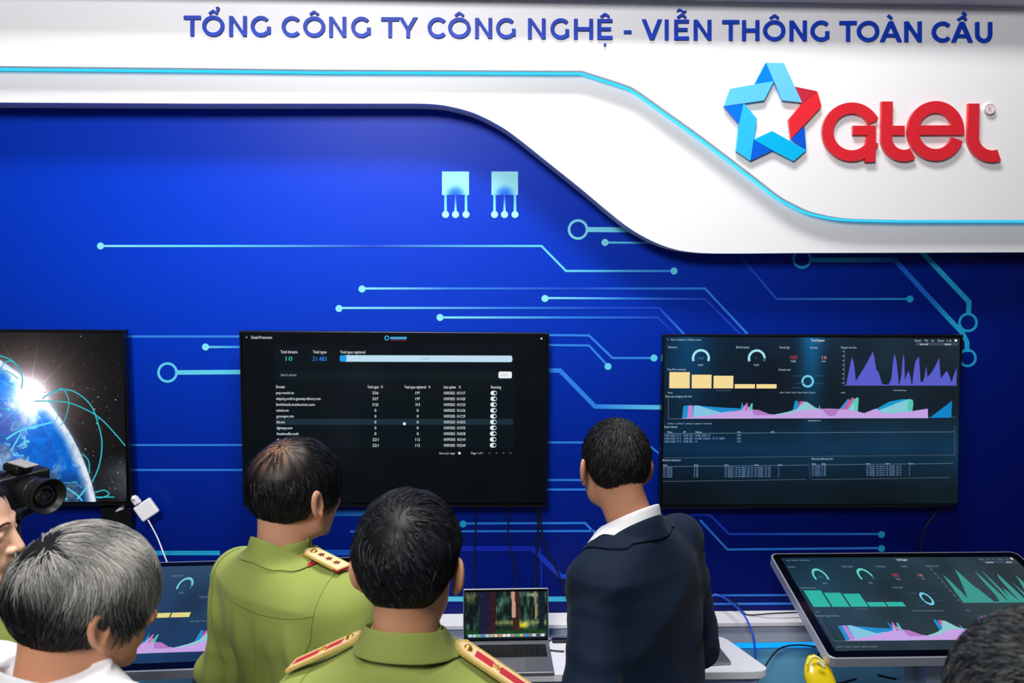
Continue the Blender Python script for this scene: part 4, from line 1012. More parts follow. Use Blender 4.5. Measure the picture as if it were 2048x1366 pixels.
def person(label, loc, yaw, head, pose, outfit, hair, skin_rgb, build=None, lean=(0, 0), hs=1.0, res=1.0, grp=None):
    """head: dict(c=head centre in person space, yaw, pitch, roll)"""
    root = empty('person', (loc[0], loc[1], 0), yaw); tag(root, label, 'person', grp)
    b = dict(build or STD); b['lean'] = lean
    Rm = rotm(head['yaw'], head['pitch'], head['roll']); hc = np.array(head['c'], float)
    Rn = np.array(Rm)
    toh = lambda p: ((p-hc)@Rn)/hs           # person -> head space
    fromh = lambda q: (q*hs)@Rn.T+hc
    LX = lambda z: lean[0]*np.clip((z-0.9)/0.6, 0, 1.2); LY = lambda z: lean[1]*np.clip((z-0.9)/0.6, 0, 1.2)
    nb = np.array([LX(1.45), LY(1.45)-0.030, hc[2]-0.150])                 # neck base
    nt = fromh(np.array([[0, -0.022, -0.045]]))[0]
    def neck(p, g=0.0):
        d = s_cap(p, nb, nt, 0.056+g, 0.051+g)
        d = smin(d, s_cap(p, nb+np.array([0, -0.004, 0.0]), fromh(np.array([[0, -0.055, 0.0]]))[0], 0.046+g, 0.040+g), 0.03)
        return d
    sk = skin('skin', skin_rgb)
    nose = head.get('nose', 1.0)
    def f_head(p):
        d = head_sdf(toh(p), nose, head.get('flare', 32))*hs
        d = smin(d, neck(p), 0.022)
        tr = s_cap(p, nb+np.array([-0.06, 0, -0.075]), nb+np.array([0.06, 0, -0.075]), 0.030, 0.030)
        return smin(d, tr, 0.03)
    lo = np.minimum(hc-0.16*hs, nb-np.array([0.15, 0.12, 0.08])); hi = np.maximum(hc+0.16*hs, nb+np.array([0.15, 0.12, 0]))
    V, F = surface_nets(f_head, lo, hi, 0.0028*res)
    # limbs and trunk (under the clothes), coarser; overlap inside the collar
    J = pose
    def hand(p, w_, e_, sgn):
        w_ = np.array(w_, float); e_ = np.array(e_, float); dr = (w_-e_)/np.linalg.norm(w_-e_)
        side = np.cross(dr, [sgn, 0, 0]); side /= np.linalg.norm(side); nrm = np.cross(dr, side)
        pc = w_+dr*0.045
        d = s_cap(p, w_, w_+dr*0.03, 0.024, 0.022)
        for k, o_ in enumerate((-0.027, -0.009, 0.009, 0.026)):
            base = w_+dr*(0.085-0.004*abs(k-1))+side*o_
            d = smin(d, s_cap(p, w_+dr*0.02+side*o_*0.7, base, 0.014, 0.0115), 0.012)
            ln = (0.066, 0.074, 0.070, 0.056)[k]
            mid = base+dr*ln*0.5+nrm*0.010; tip = mid+dr*ln*0.34+nrm*0.026
            f = np.minimum(s_cap(p, base, mid, 0.0100, 0.0090), s_cap(p, mid, tip, 0.0090, 0.0078)); d = smin(d, f, 0.004)
        tb = w_+dr*0.03-side*0.022; tm = tb-side*0.030+dr*0.030+nrm*0.006; tt = tm-side*0.006+dr*0.030+nrm*0.010
        return smin(d, np.minimum(s_cap(p, tb, tm, 0.013, 0.011), s_cap(p, tm, tt, 0.011, 0.0085)), 0.008)
    def f_body(p):
        d = torso_sdf(p, b, -0.012)
        for s_, k in ((-1, 'L'), (1, 'R')):
            d = smin(d, s_cap(p, J['sh'+k], J['el'+k], 0.045, 0.036), 0.03); d = smin(d, s_cap(p, J['el'+k], J['wr'+k], 0.036, 0.025), 0.01)
            d = smin(d, hand(p, J['wr'+k], J['el'+k], s_), 0.008)
            hp = (s_*0.085, 0, 0.86); d = smin(d, s_cap(p, hp, (s_*0.10, 0.01, 0.48), 0.078, 0.05), 0.03)
            d = smin(d, s_cap(p, (s_*0.10, 0.01, 0.48), (s_*0.105, -0.02, 0.09), 0.05, 0.035), 0.02)
            d = smin(d, s_cap(p, (s_*0.105, -0.03, 0.045), (s_*0.115, 0.13, 0.03), 0.032, 0.026), 0.02)
        return d
    xs = [J[k][0] for k in J]; ys = [J[k][1] for k in J]
    l2 = (min(xs)-0.16, min(min(ys), -0.15)-0.14, 0.0); h2 = (max(xs)+0.16, max(max(ys), 0.15)+0.2, 1.46)
    V2, F2 = surface_nets(f_body, l2, h2, 0.0085)
    me = mesh_np('body', np.concatenate([V, V2]), np.concatenate([F, F2+len(V)])); link('body', me, sk, root)

    # ---- upper garment
    g = outfit['grow']; sl = outfit.get('sleeve', (0.070, 0.056, 0.046)); kind = outfit['kind']
    cw = 0.012
    def fold(p):
        x, y, z = p[:, 0], p[:, 1], p[:, 2]; o = np.zeros(len(p))
        if kind == 'shirt':
            back = np.clip(-(y-LY(z))/0.06, 0, 1)
            zz = np.clip((1.34-z)/0.10, 0, 1)*np.clip((z-0.7)/0.3, 0.3, 1)
            xx = x-LX(z)
            o += 0.010*zz*back*(1.0-2*np.abs(np.sin(xx*20+0.6+0.7*np.sin(z*5)))+0.4*np.sin(xx*83+z*7))
            o += 0.006*zz*back*np.exp(-((xx-0.035+(1.3-z)*0.12)/0.012)**2)*2
            o += 0.0034*warp(p, 11, 5, 4)
        elif kind == 'jacket':
            o += 0.0038*warp(p, 11, 9, 5)
            back = np.clip(-(y-LY(z))/0.06, 0, 1)
            o += 0.008*back*(0.5-np.abs(np.sin((x*0.8-(z-1.3)*1.0)*17)))*np.exp(-((z-1.26)/0.16)**2)
            o += 0.006*back*(0.5-np.abs(np.sin((x*1.0+(z-1.3)*0.35)*15+1)))*np.clip((1.25-z)/0.1, 0, 1)
        # sleeve folds: rings round the arm, skewed
        for k in 'LR':
            a = np.array(J['sh'+k], float); e = np.array(J['el'+k], float); w_ = np.array(J['wr'+k], float)
            for q0, q1 in ((a, e), (e, w_)):
                ab = q1-q0; t = ((p-q0)@ab)/(ab@ab); dd = vlen(p-(q0+np.clip(t, 0, 1)[:, None]*ab))
                m = np.exp(-np.clip(dd-0.05, 0, 1)/0.03)*np.clip(t*4, 0, 1)*np.clip((1.1-t)*5, 0, 1)
                ph = t*np.linalg.norm(ab)*95+p[:, 0]*40+2.0*np.sin(p[:, 1]*30)
                o += (0.011*(0.5-np.abs(np.sin(ph*0.5))) if kind == 'jacket' else 0.004*(0.5-np.abs(np.sin(ph*0.5))))*m*(0.5+0.5*np.sin(t*9+1))
        return o
    trap = outfit.get('trap', 0.042)
    def f_gar(p, raw=False):
        d = torso_sdf(p, b, g)
        for s_, k in ((-1, 'L'), (1, 'R')):
            sh = np.array(J['sh'+k], float)
            d = smin(d, s_cap(p, nb+np.array([s_*0.045, 0.0, -0.040]), sh+np.array([0, 0, 0.010]), trap+g, 0.050+g), 0.05)
            arm = smin(s_cap(p, sh, J['el'+k], sl[0], sl[1]), s_cap(p, J['el'+k], J['wr'+k], sl[1], sl[2]), 0.015)
            d = smin(d, arm, 0.036)
            sc0 = np.array([s_*0.045+LX(sh[2])*0.9, -0.040+LY(sh[2])*0.9, sh[2]-0.075]); sc1 = np.array([sh[0]*0.88, sh[1]-0.012, sh[2]-0.060])
            d = smin(d, s_cap(p, sc0, sc1, 0.066+g, 0.054+g), 0.05)
        d = d-fold(p)
        if raw: return d
        d = np.maximum(d, outfit.get('hem', 0.80)-p[:, 2])
        # open neck
        if kind == 'shirt': d = smin(d, np.maximum(s_cap(p, nb-np.array([0, 0, 0.05]), nb+(nt-nb)*0.5, 0.066, 0.060), p[:, 2]-nb[2]-0.060), 0.012)
        if kind == 'shirt': d = smin(d, np.maximum(s_cap(p, nb+np.array([0, -0.016, -0.05]), nb+np.array([0, -0.012, 0.03]), 0.064, 0.060), p[:, 2]-nb[2]-0.050), 0.012)
        neckcut = s_cap(p, nb+np.array([0, 0.006, 0.012]), nb+(nt-nb)*3, 0.052, 0.060)
        d = smax(d, -neckcut, 0.004)
        return d
    V, F = surface_nets(f_gar, (l2[0], l2[1], outfit.get('hem', 0.80)-0.03), (h2[0], h2[1], 1.56), 0.0055*res)
    gar = link('shirt' if kind == 'shirt' else 'jacket', mesh_np('g', V, F), outfit['mat'], root)
    if outfit.get('glabel'): gar['label'] = outfit['glabel']
    rawg = lambda p: f_gar(p, True)
    def on_gar(pt, lift=0.0, axis='z'):
        """drop a point onto the garment from above / from behind"""
        q = np.array([pt], float)
        for _ in range(26):
            d = rawg(q)[0]-lift
            if abs(d) < 2e-4: break
            if axis == 'z': q[0, 2] -= d*0.8
            elif axis == 'y': q[0, 1] += d*0.8
            else: q -= d*grad(rawg, q)*0.8
        return q[0]
    # trousers
    def f_tr(p):
        d = torso_sdf(p, b, 0.006); d = np.maximum(d, p[:, 2]-0.93)
        for s_ in (-1, 1):
            d = smin(d, s_cap(p, (s_*0.085, 0, 0.86), (s_*0.10, 0.01, 0.48), 0.092, 0.072), 0.03); d = smin(d, s_cap(p, (s_*0.10, 0.01, 0.48), (s_*0.107, -0.01, 0.07), 0.072, 0.060), 0.02)
        return np.maximum(d-0.002*warp(p, 14, 3, 3), 0.045-p[:, 2])
    V, F = surface_nets(f_tr, (-0.27, -0.2, 0.02), (0.27, 0.2, 0.96), 0.012)
    link('trousers', mesh_np('t', V, F), outfit['trousers'], root)
    for s_ in (-1, 1):
        def f_sh(p):
            d = smin(s_cap(p, (s_*0.107, -0.035, 0.045), (s_*0.118, 0.15, 0.035), 0.044, 0.036), s_cap(p, (s_*0.107, -0.02, 0.07), (s_*0.107, -0.02, 0.10), 0.046, 0.042), 0.02)
            return np.maximum(d, 0.002-p[:, 2])
        V, F = surface_nets(f_sh, (s_*0.11-0.08, -0.1, -0.01), (s_*0.11+0.08, 0.22, 0.14), 0.008)
        link('shoe', mesh_np('s', V, F), M_shoe, root)

    # ---- collar
    def collar(name, m, r_in, stand, fall, spread, zoff, gap, tilt_f, flare=0.012, a_end=150, lift=0.004, thick=0.0022, tipfall=0.0):
        c0 = nb+np.array([0, 0.0, 0.0]); n_ = 60; rows = []
        axd = (nt-nb); axd[2] = 0.09; 
        for i in range(n_+1):
            a = R(-a_end+2*a_end*i/n_)                   # 0 = back
            dx, dy = math.sin(a), -math.cos(a); fr_ = 0.5-0.5*math.cos(a)    # 0 back .. 1 front
            zt = c0[2]+zoff-tilt_f*fr_
            cen = np.array([c0[0]+axd[0]*0.25, c0[1]+axd[1]*0.25, 0])
            base = cen+np.array([dx*r_in, dy*r_in*1.05, zt-stand])
            topi = cen+np.array([dx*(r_in+0.001), dy*(r_in+0.001)*1.05, zt])
            topo = cen+np.array([dx*(r_in+gap), dy*(r_in+gap)*1.05, zt+0.0005])
            fl_ = fall+tipfall*max(0, (fr_-0.55)/0.45)
            outs = []
            for t in (0.35, 0.7, 1.0):
                rr_ = r_in+gap+flare*t+spread*fr_*t
                q = cen+np.array([dx*rr_, dy*rr_*1.05, zt-fl_*t])
                for _ in range(8):
                    d = rawg(q[None])[0]-lift
                    if d >= 0: break
                    gg = grad(rawg, q[None])[0]; q = q-d*gg*0.9
                outs.append(q)
            rows.append([base, topi, topo]+outs)
        A = np.array(rows)
        vs = A.reshape(-1, 3); w_ = A.shape[1]
        fs = np.array([(i*w_+j, i*w_+j+1, (i+1)*w_+j+1, (i+1)*w_+j) for i in range(n_) for j in range(w_-1)])
        o = link(name, mesh_np('c', vs, fs), m, root)
        so = o.modifiers.new('thick', 'SOLIDIFY'); so.thickness = thick; so.offset = 0
        sb = o.modifiers.new('sub', 'SUBSURF'); sb.levels = 1; sb.render_levels = 2
        return o, A
    CA = [collar(**cdef) for cdef in outfit['collars']]

    # ---- hair: cap mesh + combed strands in one mesh
    hp = hair; rng = np.random.RandomState(hp.get('seed', 1))
    rec = hp.get('recede', 0.0)
    def thick(q):
        z = q[:, 2]; y = q[:, 1]
        t = np.interp(z, [-0.065, -0.03, 0.02, 0.06, 0.10], hp['t'])
        t = t+hp.get('front', 0.0)*np.clip((y-0.01)/0.06, 0, 1)*np.clip((z-0.05)/0.04, 0, 1)
        for (bx, by, bz, br, bm_) in hp.get('bald', []):
            t = t*(1-bm_*np.exp(-(((q[:, 0]-bx)**2+(q[:, 1]-by)**2+(q[:, 2]-bz)**2)/br**2)))
        return t
    def region(q): return q[:, 2]-hairline(q[:, 1], rec, hp.get('nape', 0.0))-0.003*np.sin(q[:, 0]*160)-0.003*np.sin(q[:, 0]*67+q[:, 1]*90)
    face = lambda q: smin(skull(q), s_ell(q, (0, 0.036, -0.015), (0.064, 0.060, 0.082)), 0.03)
    def f_cap(p):
        q = toh(p); d = face(q)-thick(q)*0.80+0.0008*warp(q, 90, 4, 3)
        e = np.clip(region(q), -0.02, 0.02)
        return smax(d, -(e+0.002)*0.8, 0.006)*hs
    nbald = []
    def f_cap2(p):
        d = f_cap(p); q = toh(p)
        for (bx, by, bz, br, bm_) in nbald: d = smax(d, (br*0.85-vlen(q-np.array([bx, by, bz])))*hs, 0.004)
        return d
    V, F = surface_nets(f_cap2, hc-0.15*hs, hc+0.16*hs, 0.0034*res)
    capc = np.tile(np.array(lin(hp['base'])), (len(V), 1))
    qV = toh(V); wb = np.zeros(len(V)); fr = np.array(lin(skin_rgb))
    for (bx, by, bz, br, bm_) in hp.get('bald', []):
        th_ = np.arctan2(qV[:, 0]-bx, qV[:, 1]-by-0.01)
        stk = np.clip(0.45+0.6*np.sin(th_*17+1.3*np.sin(th_*5))+0.3*np.sin(th_*41), 0, 1); dd_ = vlen(qV-np.array([bx, by, bz]))/br
        stk = stk*np.clip(dd_*2.5, 0, 1)+0.8*(1-np.clip(dd_*2.5, 0, 1))
        wb = np.maximum(wb, hp.get('baldc', 0.8)*stk*np.exp(-(dd_**2)))
    if hp.get('fade'):
        wb = np.maximum(wb, hp['fade']*np.clip(1-region(qV)/0.034, 0, 1)*(qV[:, 2] < 0.0)*(0.8+0.2*np.sin(qV[:, 0]*300)))
    capc = capc*(1-wb[:, None])+fr[None]*wb[:, None]*0.75
    N = hp['n']
    u = rng.randn(N*3, 3); u /= vlen(u)[:, None]
    q = u*0.1+np.array([0, -0.01, 0.03])
    def proj(q, t, it=5):
        for _ in range(it):
            q = q-(face(q)-t)[:, None]*grad(face, q)
        return q
    q = proj(q, 0.0, 7)
    rg = region(q); q = q[(rg > 0.0) | ((rg > -0.026) & (q[:, 1] < -0.015) & (rng.rand(len(q)) < np.clip(1+rg/0.026, 0, 1)**1.5))]
    # thin out bald patches
    keep = np.ones(len(q), bool)
    for (bx, by, bz, br, bm_) in hp.get('bald', []):
        keep &= rng.rand(len(q)) > bm_*np.exp(-(((q[:, 0]-bx)**2+(q[:, 1]-by)**2+(q[:, 2]-bz)**2)/br**2))
    if hp.get('fade'): keep &= (rng.rand(len(q)) < np.clip(region(q)/0.035+0.12, 0, 1)) | (q[:, 2] > 0.0)
    q = q[keep][:N]; n_ = len(q)
    wh = np.array(hp['whorl'], float); steps = hp.get('steps', 7)
    L = hp['len']*(0.7+0.6*rng.rand(n_))*np.interp(q[:, 2], [-0.06, -0.02, 0.04, 0.09], hp['lenz'])
    cl = rng.randn(n_)*0.25; jit = rng.randn(n_, 3)*hp.get('mess', 0.12)
    cellj = np.stack([warp(q, 60, 11+k, 4) for k in range(3)], 1)*hp.get('lock', 0.12)
    pts = [q.copy()]; cur = q.copy(); tt = thick(q)
    for s_ in range(steps):
        nrm = grad(face, cur); away = cur-wh; r_ = vlen(away)
        away = away/np.maximum(r_[:, None], 1e-6); sw = np.cross(nrm, away)
        dn = np.array([0, 0, -1.0])[None]+np.zeros_like(cur)
        fw = np.array(hp.get('comb', (0, 1, 0)), float)[None]+np.zeros_like(cur)
        k_sw = hp.get('swirl', 0.8)*np.exp(-r_/0.035)
        topm = np.clip((cur[:, 2]-0.055)/0.04, 0, 1)*np.clip((cur[:, 1]-wh[1])/0.04+0.3, 0, 1)
        dirv = away*(0.9*np.exp(-r_/0.08)+0.25)[:, None]+sw*k_sw[:, None]+dn*(hp.get('down', 0.9)*(1-topm))[:, None]+fw*(topm*hp.get('combk', 1.0))[:, None]+jit+cellj
        dirv = dirv-nrm*(dirv*nrm).sum(1)[:, None]; dirv /= np.maximum(vlen(dirv)[:, None], 1e-6)
        cur = cur+dirv*(L/steps)[:, None]
        f_ = (s_+1)/steps
        hgt = np.minimum(tt, thick(cur)*1.25+0.001)*min(1.0, f_*2.2)*(0.80+0.25*np.clip(cl+0.5, 0, 1.2))
        cur = proj(cur, hgt, 2); pts.append(cur.copy())
    pts = np.array(pts)                       # steps+1, n, 3
    wd = hp.get('width', 0.0007)*(0.7+0.6*rng.rand(n_))
    colr = np.array([lin(c) for c in hp['cols']]); pr = np.array(hp['prob'], float); pr /= pr.sum()
    ci = rng.choice(len(colr), n_, p=pr); cc_ = colr[ci]*(0.75+0.5*rng.rand(n_))[:, None]
    if 'greytop' in hp:      # grey hairs concentrate on the crown and the front
        gz = np.clip((q[:, 2]+0.25*np.clip(q[:, 1], -0.1, 0.06)-hp['greytop'][0])/0.035, 0, 1)*(0.65+0.35*np.sin(q[:, 0]*70+q[:, 1]*50))
        cc_ = cc_*(1-gz[:, None])+np.array(lin(hp['greytop'][1]))*gz[:, None]*(0.6+0.7*rng.rand(n_))[:, None]
    VS = []; 
    for i in range(steps+1):
        pcur = pts[i]; nrm = grad(face, pcur); a = pts[max(i-1, 0)]; b_ = pts[min(i+1, steps)]
        tg = b_-a; tg /= np.maximum(vlen(tg)[:, None], 1e-9); sd = np.cross(tg, nrm); sd /= np.maximum(vlen(sd)[:, None], 1e-9)
        rl = np.sin(np.arange(n_)*12.9898)*0.6; sd = sd*np.cos(rl)[:, None]+nrm*np.sin(rl)[:, None]
        wdt = wd*(1.0 if i < steps else 0.25)
        VS.append(pcur-sd*wdt[:, None]); VS.append(pcur+sd*wdt[:, None])
    VS = np.array(VS)                         # 2*(steps+1), n, 3
    k2 = 2*(steps+1); flat = VS.transpose(1, 0, 2).reshape(-1, 3)
    base_i = (np.arange(n_)*k2)[:, None, None]
    qd = np.array([[2*i, 2*i+1, 2*i+3, 2*i+2] for i in range(steps)])[None]
    FS = (base_i+qd).reshape(-1, 4)
    scol = np.repeat(cc_, k2, axis=0)
    allV = np.concatenate([V, fromh(flat)]); allF = np.concatenate([F, FS+len(V)]); allC = np.concatenate([capc, scol])
    ho = link('hair', mesh_np('h', allV, allF, allC), M_hair, root)
    if hp.get('label'): ho['label'] = hp['label']
    # eyebrows
    if hp.get('brows'):
        for s_ in (-1, 1):
            nb_ = 160; t = rng.rand(nb_); px_ = s_*(0.012+0.034*t); p0 = np.stack([px_, np.full(nb_, 0.10), 0.024+0.005*np.sin(t*3)+rng.randn(nb_)*0.0016], 1)
            ff = lambda z_: head_sdf(z_, nose)
            for _ in range(8): p0 = p0-(ff(p0)-0.0004)[:, None]*grad(ff, p0)
            dv = np.stack([np.full(nb_, s_*0.006), np.full(nb_, -0.001), 0.002-0.004*t], 1)
            p1 = p0+dv; sdv = np.array([0, 0, 0.00035])
            vv = np.stack([p0-sdv, p0+sdv, p1], 1).reshape(-1, 3)
            link('eyebrow', mesh_np('b', fromh(vv), np.arange(nb_*3).reshape(-1, 3), np.tile(np.array(lin(hp['base'])), (nb_*3, 1))), M_hair, root)
    return dict(root=root, fromh=fromh, toh=toh, on=on_gar, raw=rawg, nb=nb, J=J, collars=CA, LX=LX, LY=LY)

def arms(dx=0.20, sz=1.385, sy=-0.015, el=(0.255, -0.02, 1.10), wr=(0.25, 0.10, 0.86), lean=(0, 0), lL=None, lR=None, shL=(0, 0, 0), shR=(0, 0, 0)):
    j = {}
    for s_, k in ((-1, 'L'), (1, 'R')):
        o = shL if k == 'L' else shR
        j['sh'+k] = (s_*dx+lean[0]*0.85+o[0], sy+lean[1]*0.85+o[1], sz+o[2])
        j['el'+k] = (s_*el[0]+lean[0]*0.4+o[0], el[1]+lean[1]*0.4+o[1], el[2]+o[2]*0.7)
        j['wr'+k] = (s_*wr[0], wr[1]+lean[1]*0.2, wr[2])
    for k, l in (('L', lL), ('R', lR)):
        if l: j['el'+k], j['wr'+k] = l
    return j

def seam(pr, pts, m, r_=0.0008, name='seam', axis='n', n=10):
    q = [pr['on'](tuple(p), 0.0004, 'n') for p in spline(pts, n)]
    return MB().tube([tuple(x) for x in q], r_, 5).build(name, m, pr['root'], smooth=True)

def epaulette(pr, side, style, x0=0.075, x1=0.205, y0=-0.012, w=0.050, rise=0.012, dy=0.0, tipup=0.0):
    """stiff shoulder board lying on the shoulder"""
    a = pr['on']((side*x0+pr['LX'](1.45), y0+pr['LY'](1.45), 1.60), 0.004, 'z'); c = pr['on']((side*x1+pr['LX'](1.4), y0+dy+pr['LY'](1.4), 1.60), 0.004, 'z')
    mid = pr['on'](tuple((a+c)/2+np.array([0, 0, 0.1])), 0.004, 'z')
    up = max(0, mid[2]-(a[2]+c[2])/2)+rise*0.3
    a = Vector(a)+Vector((0, 0, up+rise*0.2)); c = Vector(c)+Vector((0, 0, up+tipup))
    X = (c-a); L = X.length; X.normalize(); Yv = Vector((0, 1, 0)); Z = X.cross(Yv)*(1 if side > 0 else -1)
    if Z.z < 0: Z = -Z
    Z.normalize(); Yv = Z.cross(X).normalized()
    f = lambda x, y, t: a+X*x+Yv*y+Z*t
    def outline(g): return [(0.012+g, -w/2+g), (L-g, -w/2+g), (L-g, w/2-g), (0.012+g, w/2-g), (0.0+g, w*0.2), (-0.004+g, 0), (0.0+g, -w*0.2)]
    e = MB().prism(outline(0), f, 0.005, 0.0).build('epaulette', M_gold if style != 'tan' else mat('tan braid board', (196, 164, 92), 0.6), pr['root'])
    if style == 'general':
        MB().prism(outline(0.0035), f, 0.0056, 0.0051).build('field', mat('pale gold cloth', (226, 196, 150), 0.6), e)
        MB().prism([(L-0.012, -w/2-0.0006), (L+0.0006, -w/2-0.0006), (L+0.0006, w/2+0.0006), (L-0.012, w/2+0.0006)], f, 0.0045, -0.0005).build('red_edging', M_redc, e)
    else:
        MB().prism(outline(0.007), f, 0.0056, 0.0051).build('field', mat('pale gold cloth', (226, 196, 150), 0.6), e)
        MB().prism([(0.035, -0.010), (0.070, -0.010), (0.070, 0.010), (0.035, 0.010)], f, 0.0062, 0.0057).build('red_stripe', M_redc, e)
        MB().prism([(0.084, -0.010), (L-0.01, -0.010), (L-0.01, 0.010), (0.084, 0.010)], f, 0.0062, 0.0057).build('red_stripe', M_redc, e)
    nst = 3 if style == 'general' else 1
    for k in range(nst):
        cx = 0.045+0.025*k if style == 'general' else 0.077
        st = [(cx+(0.008 if i % 2 == 0 else 0.0035)*math.cos(R(36*i)), (0.008 if i % 2 == 0 else 0.0035)*math.sin(R(36*i))) for i in range(10)]
        MB().prism(st, f, 0.0085, 0.0058).build('star', M_button if style != 'general' else mat('bronze star', (150, 84, 60), 0.4, metal=0.5), e)
    mwb = Matrix.Translation(f(0.020, 0, 0.005)) @ Z.to_track_quat('Z', 'Y').to_matrix().to_4x4()
    MB().lathe([(0.008, 0), (0.008, 0.002), (0.005, 0.005), (0.0, 0.006)], mwb, 18).build('button', M_button, e, smooth=True)
    return e
# ================================================================ the people
def place(u, v, zc, yaw, cx, cz, cy):
    """floor point of a person whose head centre (cx,cy,cz in person space) is seen at (u,v) with depth zc"""
    p = D(u, v, zc); c, s = math.cos(yaw), math.sin(yaw)
    return (p.x-(c*cx-s*cy), p.y-(s*cx+c*cy)), p.z-cz
BLK = [(14, 15, 18), (22, 24, 28), (34, 38, 44), (8, 8, 10)]
def fit(u, v, zc, yaw, lean, hz=None):
    cx, cy = lean[0]*1.15, lean[1]*1.15
    p = D(u, v, zc); c, s = math.cos(yaw), math.sin(yaw)
    return (p.x-(c*cx-s*cy), p.y-(s*cx+c*cy)), (cx, cy), p.z
def shift_build(dz, fw=1.0, fd=1.0):
    b = dict(STD); b['z'] = [z+dz*min(1, max(0, (z-0.8)/0.3)) for z in STD['z']]; b['w'] = [x*fw for x in STD['w']]; b['d'] = [x*fd for x in STD['d']]; return b

# ---- man in the navy jacket
loc, (cx, cy), zz = fit(1240, 942, 1.98, R(38), (-0.01, 0.10)); print('suit head z', zz)
ln_ = (-0.01, 0.10)
suit = person('person in a dark navy suit jacket and white collar looking at the right television', loc, R(38),
    dict(c=(cx, cy+0.02, zz), yaw=R(-27), pitch=R(-5), roll=R(3)),
    arms(0.180, 1.368, -0.015, lean=ln_, lL=((-0.235, -0.01, 1.09), (-0.23, 0.20, 0.98)), el=(0.235, 0.0, 1.08), wr=(0.22, 0.20, 0.98), lR=((0.212, 0.045, 1.09), (0.18, 0.24, 0.99)), shR=(-0.004, 0, 0.0), shL=(0.065, 0, -0.030)),
    dict(kind='jacket', mat=M_navy, grow=0.016, sleeve=(0.072, 0.060, 0.046), hem=0.74, trousers=M_trn, trap=0.046, glabel='dark navy suit jacket',
         collars=[dict(name='shirt_collar', m=M_wsh, r_in=0.062, stand=0.05, fall=0.052, spread=0.026, zoff=0.090, gap=0.003, tilt_f=0.085, flare=0.006, a_end=150, tipfall=0.03),
                  dict(name='jacket_collar', m=M_navy, r_in=0.070, stand=0.03, fall=0.052, spread=0.02, zoff=0.066, gap=0.004, tilt_f=0.11, flare=0.016, a_end=118, thick=0.003)]),
    dict(base=(16, 15, 15), cols=[(22, 20, 20), (34, 32, 31), (52, 50, 50), (12, 11, 11)], prob=[3, 3, 1, 3], t=[0.0012, 0.004, 0.007, 0.011, 0.015], front=0.006, n=7500, len=0.026, lenz=[0.25, 0.5, 0.9, 1.3], whorl=(0.01, -0.055, 0.095), seed=3, nape=0.022, fade=0.5, down=1.0, width=0.0006, mess=0.16),
    (190, 136, 106), lean=ln_, hs=0.96)

# ---- officer on the left, head turned right
ln_ = (0.0, 0.02); yw = R(-38)
loc, (cx, cy), zz = fit(585, 990, 1.82, yw, ln_); print('officer1 head z', zz)
o1 = person('person in olive green uniform with gold shoulder boards looking right, thinning crown', loc, yw,
    dict(c=(cx, cy+0.012, zz), yaw=R(-1), pitch=R(-2), roll=R(2), flare=16),
    arms(0.182, 1.355, -0.015, lean=ln_, shL=(0.01, 0, -0.022)),
    dict(kind='shirt', mat=M_olive, grow=0.012, sleeve=(0.070, 0.062, 0.052), hem=0.78, trousers=M_trou, glabel='olive green uniform shirt',
         collars=[dict(name='collar', m=M_olive, r_in=0.064, stand=0.045, fall=0.054, spread=0.024, zoff=0.078, gap=0.003, tilt_f=0.095, flare=0.012, a_end=150, tipfall=0.012)]),
    dict(base=(14, 13, 14), cols=BLK, prob=[4, 4, 1, 3], t=[0.004, 0.007, 0.011, 0.013, 0.011], front=0.004, n=9000, len=0.052, lenz=[0.4, 0.6, 0.9, 1.0], whorl=(-0.004, -0.05, 0.105), bald=[(0.012, -0.064, 0.100, 0.036, 0.42)], seed=5, down=1.0, comb=(0.5, 0.8, 0), width=0.0006, mess=0.14, lock=0.2),
    (190, 140, 114), lean=ln_, hs=1.03)
# ---- officer in the middle, seen from behind
ln_ = (0.0, 0.0); yw = R(-12)
loc, (cx, cy), zz = fit(820, 1138, 1.37, yw, ln_); print('officer2 head z', zz)
o2 = person('person in olive green uniform with tan and red shoulder boards seen straight from behind', loc, yw,
    dict(c=(cx, cy-0.005, zz), yaw=R(5), pitch=R(0), roll=R(-1)),
    arms(0.190, 1.285, -0.02, lean=ln_, shL=(0.01, 0, 0.02)),
    dict(kind='shirt', trap=0.033, mat=M_olive, grow=0.014, sleeve=(0.072, 0.062, 0.052), hem=0.78, trousers=M_trou, glabel='olive green uniform shirt',
         collars=[dict(name='collar', m=M_olive, r_in=0.064, stand=0.04, fall=0.046, spread=0.020, zoff=0.084, gap=0.003, tilt_f=0.045, flare=0.014, a_end=150, tipfall=0.012)]),
    dict(base=(12, 13, 15), cols=BLK+[(60, 66, 74)], prob=[4, 4, 2, 3, 0.6], t=[0.0008, 0.002, 0.008, 0.017, 0.022], nape=0.026, front=0.010, n=17000, len=0.048, lenz=[0.2, 0.45, 0.8, 1.15], whorl=(-0.022, -0.074, 0.078), bald=[(-0.022, -0.076, 0.078, 0.010, 0.3)], baldc=0.3, swirl=2.2, seed=8, fade=0.55, down=0.8, comb=(0.9, 0.5, 0), combk=1.0, width=0.00055, mess=0.12, lock=0.30),
    (204, 148, 114), lean=ln_, hs=0.99)
